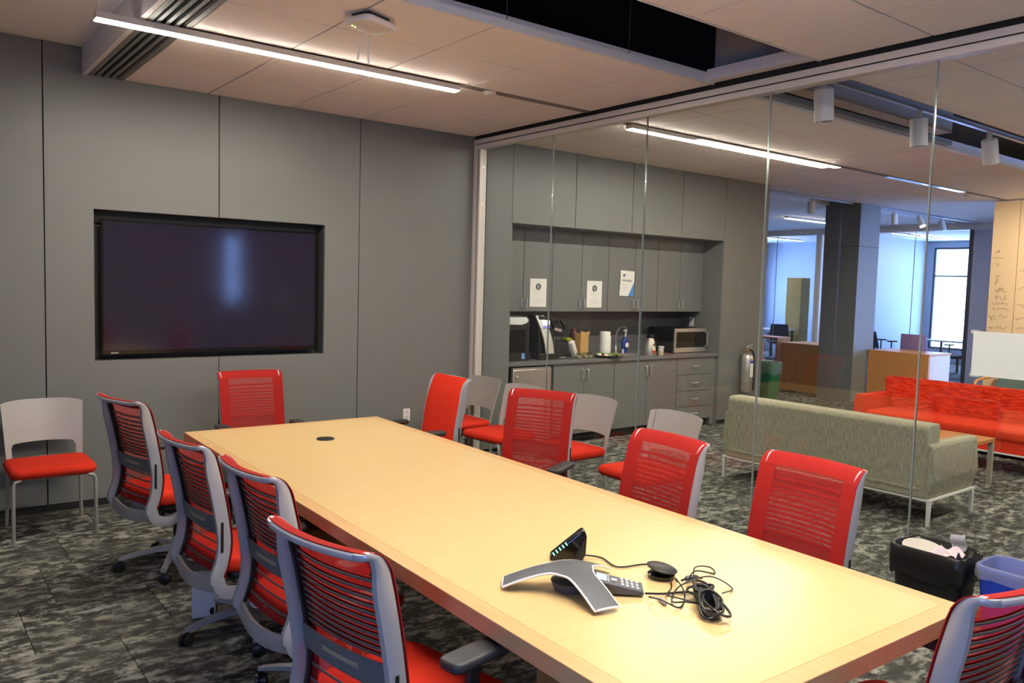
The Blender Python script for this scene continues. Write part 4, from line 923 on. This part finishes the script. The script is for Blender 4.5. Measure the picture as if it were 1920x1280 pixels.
# office furniture beyond
def far_chair(label, x, y, deg, m, h=1.02, s=1.):
    t = thing('office_chair', label, 'chair', (x, y, 0), math.radians(deg), 'far office chairs')
    MB().cushion(-.22, .24, -.23, .23, .42, .48, .07, .025, .005).build('seat', m, t, smooth=60)
    MB().sheet(lambda u, v: (-.24-.08*v-.03*(1-(2*u-1)**2), (2*u-1)*(.22-.03*v*v), .52+(h-.52)*v), 8, 8, .03).build('backrest', m, t, smooth=60)
    MB().tube([(-.1, 0, .4), (-.26, 0, .42), (-.27, 0, .6)], .02, 8).build('back_post', black_m, t); MB().tube([(0, 0, .1), (0, 0, .43)], .025, 10).build('gas_column', black_m, t)
    for k in range(5):
        q = 2*PI*k/5; l = MB().tube([(0, 0, .1), (math.cos(q)*.3, math.sin(q)*.3, .07)], [.022, .014], 8).build('base_leg', silver_m, t); MB().sphere((math.cos(q)*.3, math.sin(q)*.3, .03), .03, 8, 6).build('caster', black_m, l)
    for s_ in (-1, 1): MB().tube([(0, s_*.22, .44), (0, s_*.28, .46), (0, s_*.28, .66), (-.1, s_*.28, .68), (.12, s_*.28, .68)], .016, 8).build('arm', black_m, t)
violet_f = mat('violet_fabric', rgb(140, 120, 170), .9)
far_chair('violet office chair behind the wooden desk right of the column', 9.0, -.10, 0, violet_f, 1.08)
navy_f = mat('navy_fabric', rgb(52, 54, 70), .8)
far_chair('dark office chair in the glass office beside the window', 13.2, 1.15, 150, navy_f, 1.12)
far_chair('dark office chair in the glass office beside its table', 13.3, 2.75, -40, navy_f, .88)
far_chair('dark office chair at the left office table', 13.0, 5.3, 30, navy_f, .92)
for x, y, lab in ((14.2, 1.6, 'grey table in the glass office right of the column'), (13.6, 6.2, 'grey table in the glass office left of the column')):
    t = thing('office_table', lab, 'table', (x, y, 0)); MB().box(-.5, .5, -.6, .6, .71, .74).build('table_board', mat('table_grey', rgb(186, 186, 190), .4), t)
    for sx in (-1, 1):
        for sy in (-1, 1): MB().box(sx*.45-.02, sx*.45+.02, sy*.55-.02, sy*.55+.02, 0, .71).build('leg', dgrey_m, t)
tag(MB().box(14.2, 14.6, 5.55, 5.98, 0, 2.08).build('wood_cabinet', wood('cabinet_wood', rgb(190, 150, 70), rgb(206, 168, 90), (3, 3, 20)), bevel=.004), 'tall tan wooden cabinet in the office left of the column', 'cabinet')
t = thing('side_shelf', 'small wooden shelf unit past the green bin', 'shelf', (8.3, 2.35, 0)); MB().box(-.2, .2, .25, .28, 0, .86).build('side', walnut_m, t); MB().box(-.2, .2, -.3, -.27, 0, .86).build('side', walnut_m, t); MB().box(-.2, .2, -.3, .28, .86, .89).build('top', walnut_m, t); MB().box(-.2, .2, -.27, .25, .4, .43).build('shelf_board', walnut_m, t)
# ================================================================== ON THE TABLE
TT_ = TH+.0005
t = thing('conference_phone', 'three-legged grey conference phone with silver trim', 'phone', (-2.836, -4.62, TT_))
body_m = mat('phone_grey', rgb(74, 76, 80), .5, var=.03); trim_m = mat('phone_trim', rgb(232, 230, 228), .4, var=0)
A0 = math.radians(-100)
HWP, LP = .044, .215
def star_r(th):
    best = 0
    for k in range(3):
        d = (th-A0-k*2*PI/3+PI) % (2*PI)-PI
        if abs(d) < PI/2: best = max(best, min(LP/math.cos(d), HWP/max(1e-4, abs(math.sin(d)))))
    return (best**7+.072**7)**(1/7)
def star_p(th, f, dz=0):
    r = star_r(th)*f; return (r*math.cos(th), r*math.sin(th), .066*(1-(r/.222)**1.6)+.011+dz)
tips = math.atan2(HWP, LP)
angs = []
for k in range(3):
    a = A0+k*2*PI/3
    for d in [-PI/3+(PI/3-tips)*(q/12)**.8 for q in range(12)]+[-tips+2*tips*q/6 for q in range(7)]+[tips+(PI/3-tips)*(1-(1-q/12)**.8) for q in range(1, 12)]: angs.append(a+d)
angs.append(angs[0]+2*PI); NA = len(angs)-1
MB().sheet(lambda u, v: star_p(angs[round(u*NA)], max(.02, v)), NA, 12, .004).build('phone_body', body_m, t, smooth=60)
MB().lathe([(0, .07), (.004, .07), (.004, .0765), (0, .0765)], 8).build('hub_cap', body_m, t)
MB().tube([star_p(a, 1.0, .001) for a in angs[:-1]], .0038, 6, closed=True).build('trim', trim_m, t)
for k in range(3):
    a = A0+k*2*PI/3; c, s = math.cos(a), math.sin(a); pts = []
    for q in range(9):
        y = HWP*(-1+.25*q); x = .135; r = math.hypot(x, y); pts.append((c*x-s*y, s*x+c*y, .066*(1-(r/.222)**1.6)+.012))
    MB().tube(pts, .0013, 5).build('trim_line', trim_m, t)
MB().lathe([(0, 0), (.05, 0), (.062, .03), (0, .035)], 18).build('phone_foot', dgrey_m, t)
MB().obox((.03, .012, .0745), (.022, .022, .002), (0, .1, .6)).build('badge', mat('badge_dark', rgb(60, 54, 48), .4), t)
kd = math.radians(-42)
kp = MB().prism([(.05, .048), (.075, .05), (.235, .018), (.235, .006), (.06, .004)], 'y', -.042, .042).build('keypad', dgrey_m, t, bevel=.003); kp.rotation_euler = (0, 0, kd)
slope = math.atan2(.032, .16)
def onkey(x, y, sx, sy, m, nm): return MB().obox((x, y, .05-(x-.075)*.2+.0008), (sx, sy, .003), (0, slope, 0)).build(nm, m, kp)
onkey(.102, 0, .034, .06, mat('lcd', rgb(150, 166, 176), .25, var=0), 'display')
key_m = mat('key_light', rgb(196, 198, 200), .5, var=0)
onkey(.142, 0, .018, .018, key_m, 'navigation_key')
for k in range(4): onkey(.124, -.024+.016*k, .005, .009, key_m, 'soft_key')
for i in range(4):
    for j in range(3): onkey(.168+.016*i, -.024+.024*j, .009, .015, key_m, 'digit_key')
# standing black microphone with green lights
t = thing('satellite_microphone', 'black triangular microphone with a row of green lights', 'microphone', (-2.65, -4.405, TT_), math.radians(-35))
MB().prism([(-.065, .0), (.045, 0), (.06, .02), (.062, .09), (.055, .108), (.045, .112), (.035, .104), (-.062, .022), (-.068, .01)], 'y', -.022, .022).build('wedge_body', blackg_m, t, bevel=.008, seg=3)
MB().prism([(.012, .004), (.05, .004), (.054, .085), (.04, .06)], 'y', -.03, -.016).build('side_facet', black_m, t, bevel=.004)
for k in range(5):
    f = .05+.11*k; x = -.058+.1*f*1.0; z = .027+.084*f
    MB().obox((x-.002, -.020, z-.006), (.003, .010, .009), (0, -.7, 0)).build('indicator_light', mat('teal_led', rgb(80, 220, 170), .4, var=0, emis=(.2, 1, .6), estr=2.0), t)
t = thing('round_puck', 'round black puck tilted on its base beside the phone', 'puck', (-2.505, -4.715, TT_))
MB().lathe([(0, 0), (.045, 0), (.046, .014), (.036, .02), (0, .022)], 28).build('puck_base', blackg_m, t)
o = MB().lathe([(0, 0), (.03, 0), (.052, .007), (.053, .011), (.045, .015), (0, .017)], 32).build('puck_top', black_m, t); o.location = (0, 0, .024); o.rotation_euler = (.12, .14, 0)
cab_m = mat('black_cable', rgb(24, 24, 25), .4, var=0)
def P3(x, y, z=.006): return (x, y, TH+z)
tag(MB().tube(spline([P3(-2.615, -4.42, .016), P3(-2.55, -4.47), P3(-2.57, -4.57), P3(-2.48, -4.60), P3(-2.47, -4.655, .02)], 8), .003, 7).build('cable', cab_m), 'thin black cable from the microphone to the round puck', 'cable')
tag(MB().tube(spline([P3(-2.675, -4.80, .009), P3(-2.62, -4.83, .006), P3(-2.55, -4.86, .006), P3(-2.52, -4.90, .006), P3(-2.53, -4.95, .02)], 8), .0035, 7).build('cable', cab_m), 'black cable from the phone keypad to the coiled bundle', 'cable')
t = thing('cable_bundle', 'bundle of coiled black cable tied in the middle', 'cable', (-2.575, -4.965, TT_), math.radians(52))
rnd = random.Random(4)
for k in range(13):
    a = rnd.uniform(-.45, .45); r1, r2 = rnd.uniform(.08, .125), rnd.uniform(.03, .055); z = .006+.034*rnd.random(); ph = rnd.uniform(-.02, .02)
    pts = []
    for q in range(28):
        th = 2*PI*q/28; x = r1*math.cos(th); y = r2*math.sin(th)*(.35+.65*abs(math.cos(th))**.8)*(1.0)
        y += a*x*.5; zz = z*(1-.5*abs(math.cos(th)))+.006+.008*math.sin(2*th+k)
        pts.append((x+ph, y, max(.0045, zz)))
    MB().tube(pts, .0042, 7, closed=True).build('coil_loop', cab_m, t)
MB().lathe([(.012, -.006), (.026, -.006), (.027, .006), (.012, .006)], 14, (0, 0, .029), 'x').build('tie', cab_m, t)
loops = [[(-2.66, -4.86), (-2.70, -4.84), (-2.71, -4.90), (-2.66, -4.93), (-2.58, -4.88), (-2.53, -4.80), (-2.50, -4.78)],
         [(-2.50, -4.82), (-2.42, -4.79), (-2.33, -4.80), (-2.32, -4.77), (-2.40, -4.77), (-2.49, -4.85), (-2.60, -4.95), (-2.66, -4.95), (-2.64, -4.88), (-2.54, -4.83), (-2.42, -4.85), (-2.39, -4.92), (-2.48, -4.95)],
         [(-2.49, -4.735), (-2.55, -4.80), (-2.64, -4.86), (-2.65, -4.93), (-2.58, -4.99)]]
for i, l in enumerate(loops):
    pts = spline([P3(x, y, .004+.012*((j+i) % 3)) for j, (x, y) in enumerate(l)], 7)
    tag(MB().tube(pts, .0026, 6).build('loose_cable', cab_m), ('thin loose cable loop left of the coiled bundle', 'thin loose cable looping over the coiled bundle', 'thin loose cable from the puck to the bundle')[i], 'cable')
t = thing('cable_plug', 'grey plug on the end of the loose cable', 'plug', (-2.675, -4.875, TT_+.007), 1.2); MB().tube([(-.02, 0, 0), (-.012, 0, 0), (.014, 0, 0), (.02, 0, 0)], [.004, .007, .007, .0045], 10).build('plug_body', mat('plug_grey', rgb(140, 142, 150), .4), t); MB().tube([(.018, 0, 0), (.03, 0, 0)], .003, 8).build('plug_tip', chrome_m, t)
t = thing('inline_connector', 'dark cylindrical cable connector beside the puck', 'connector', (-2.45, -4.80, TT_+.012), -.3); MB().tube([(-.025, 0, 0), (-.018, 0, 0), (.018, 0, 0), (.025, 0, 0)], [.006, .010, .010, .006], 12).build('barrel', mat('connector_dark', rgb(52, 52, 58), .3), t)
for s in (-1, 1): MB().tube([(s*.025, 0, 0), (s*.04, 0, -.004)], .004, 8).build('strain_relief', cab_m, t)
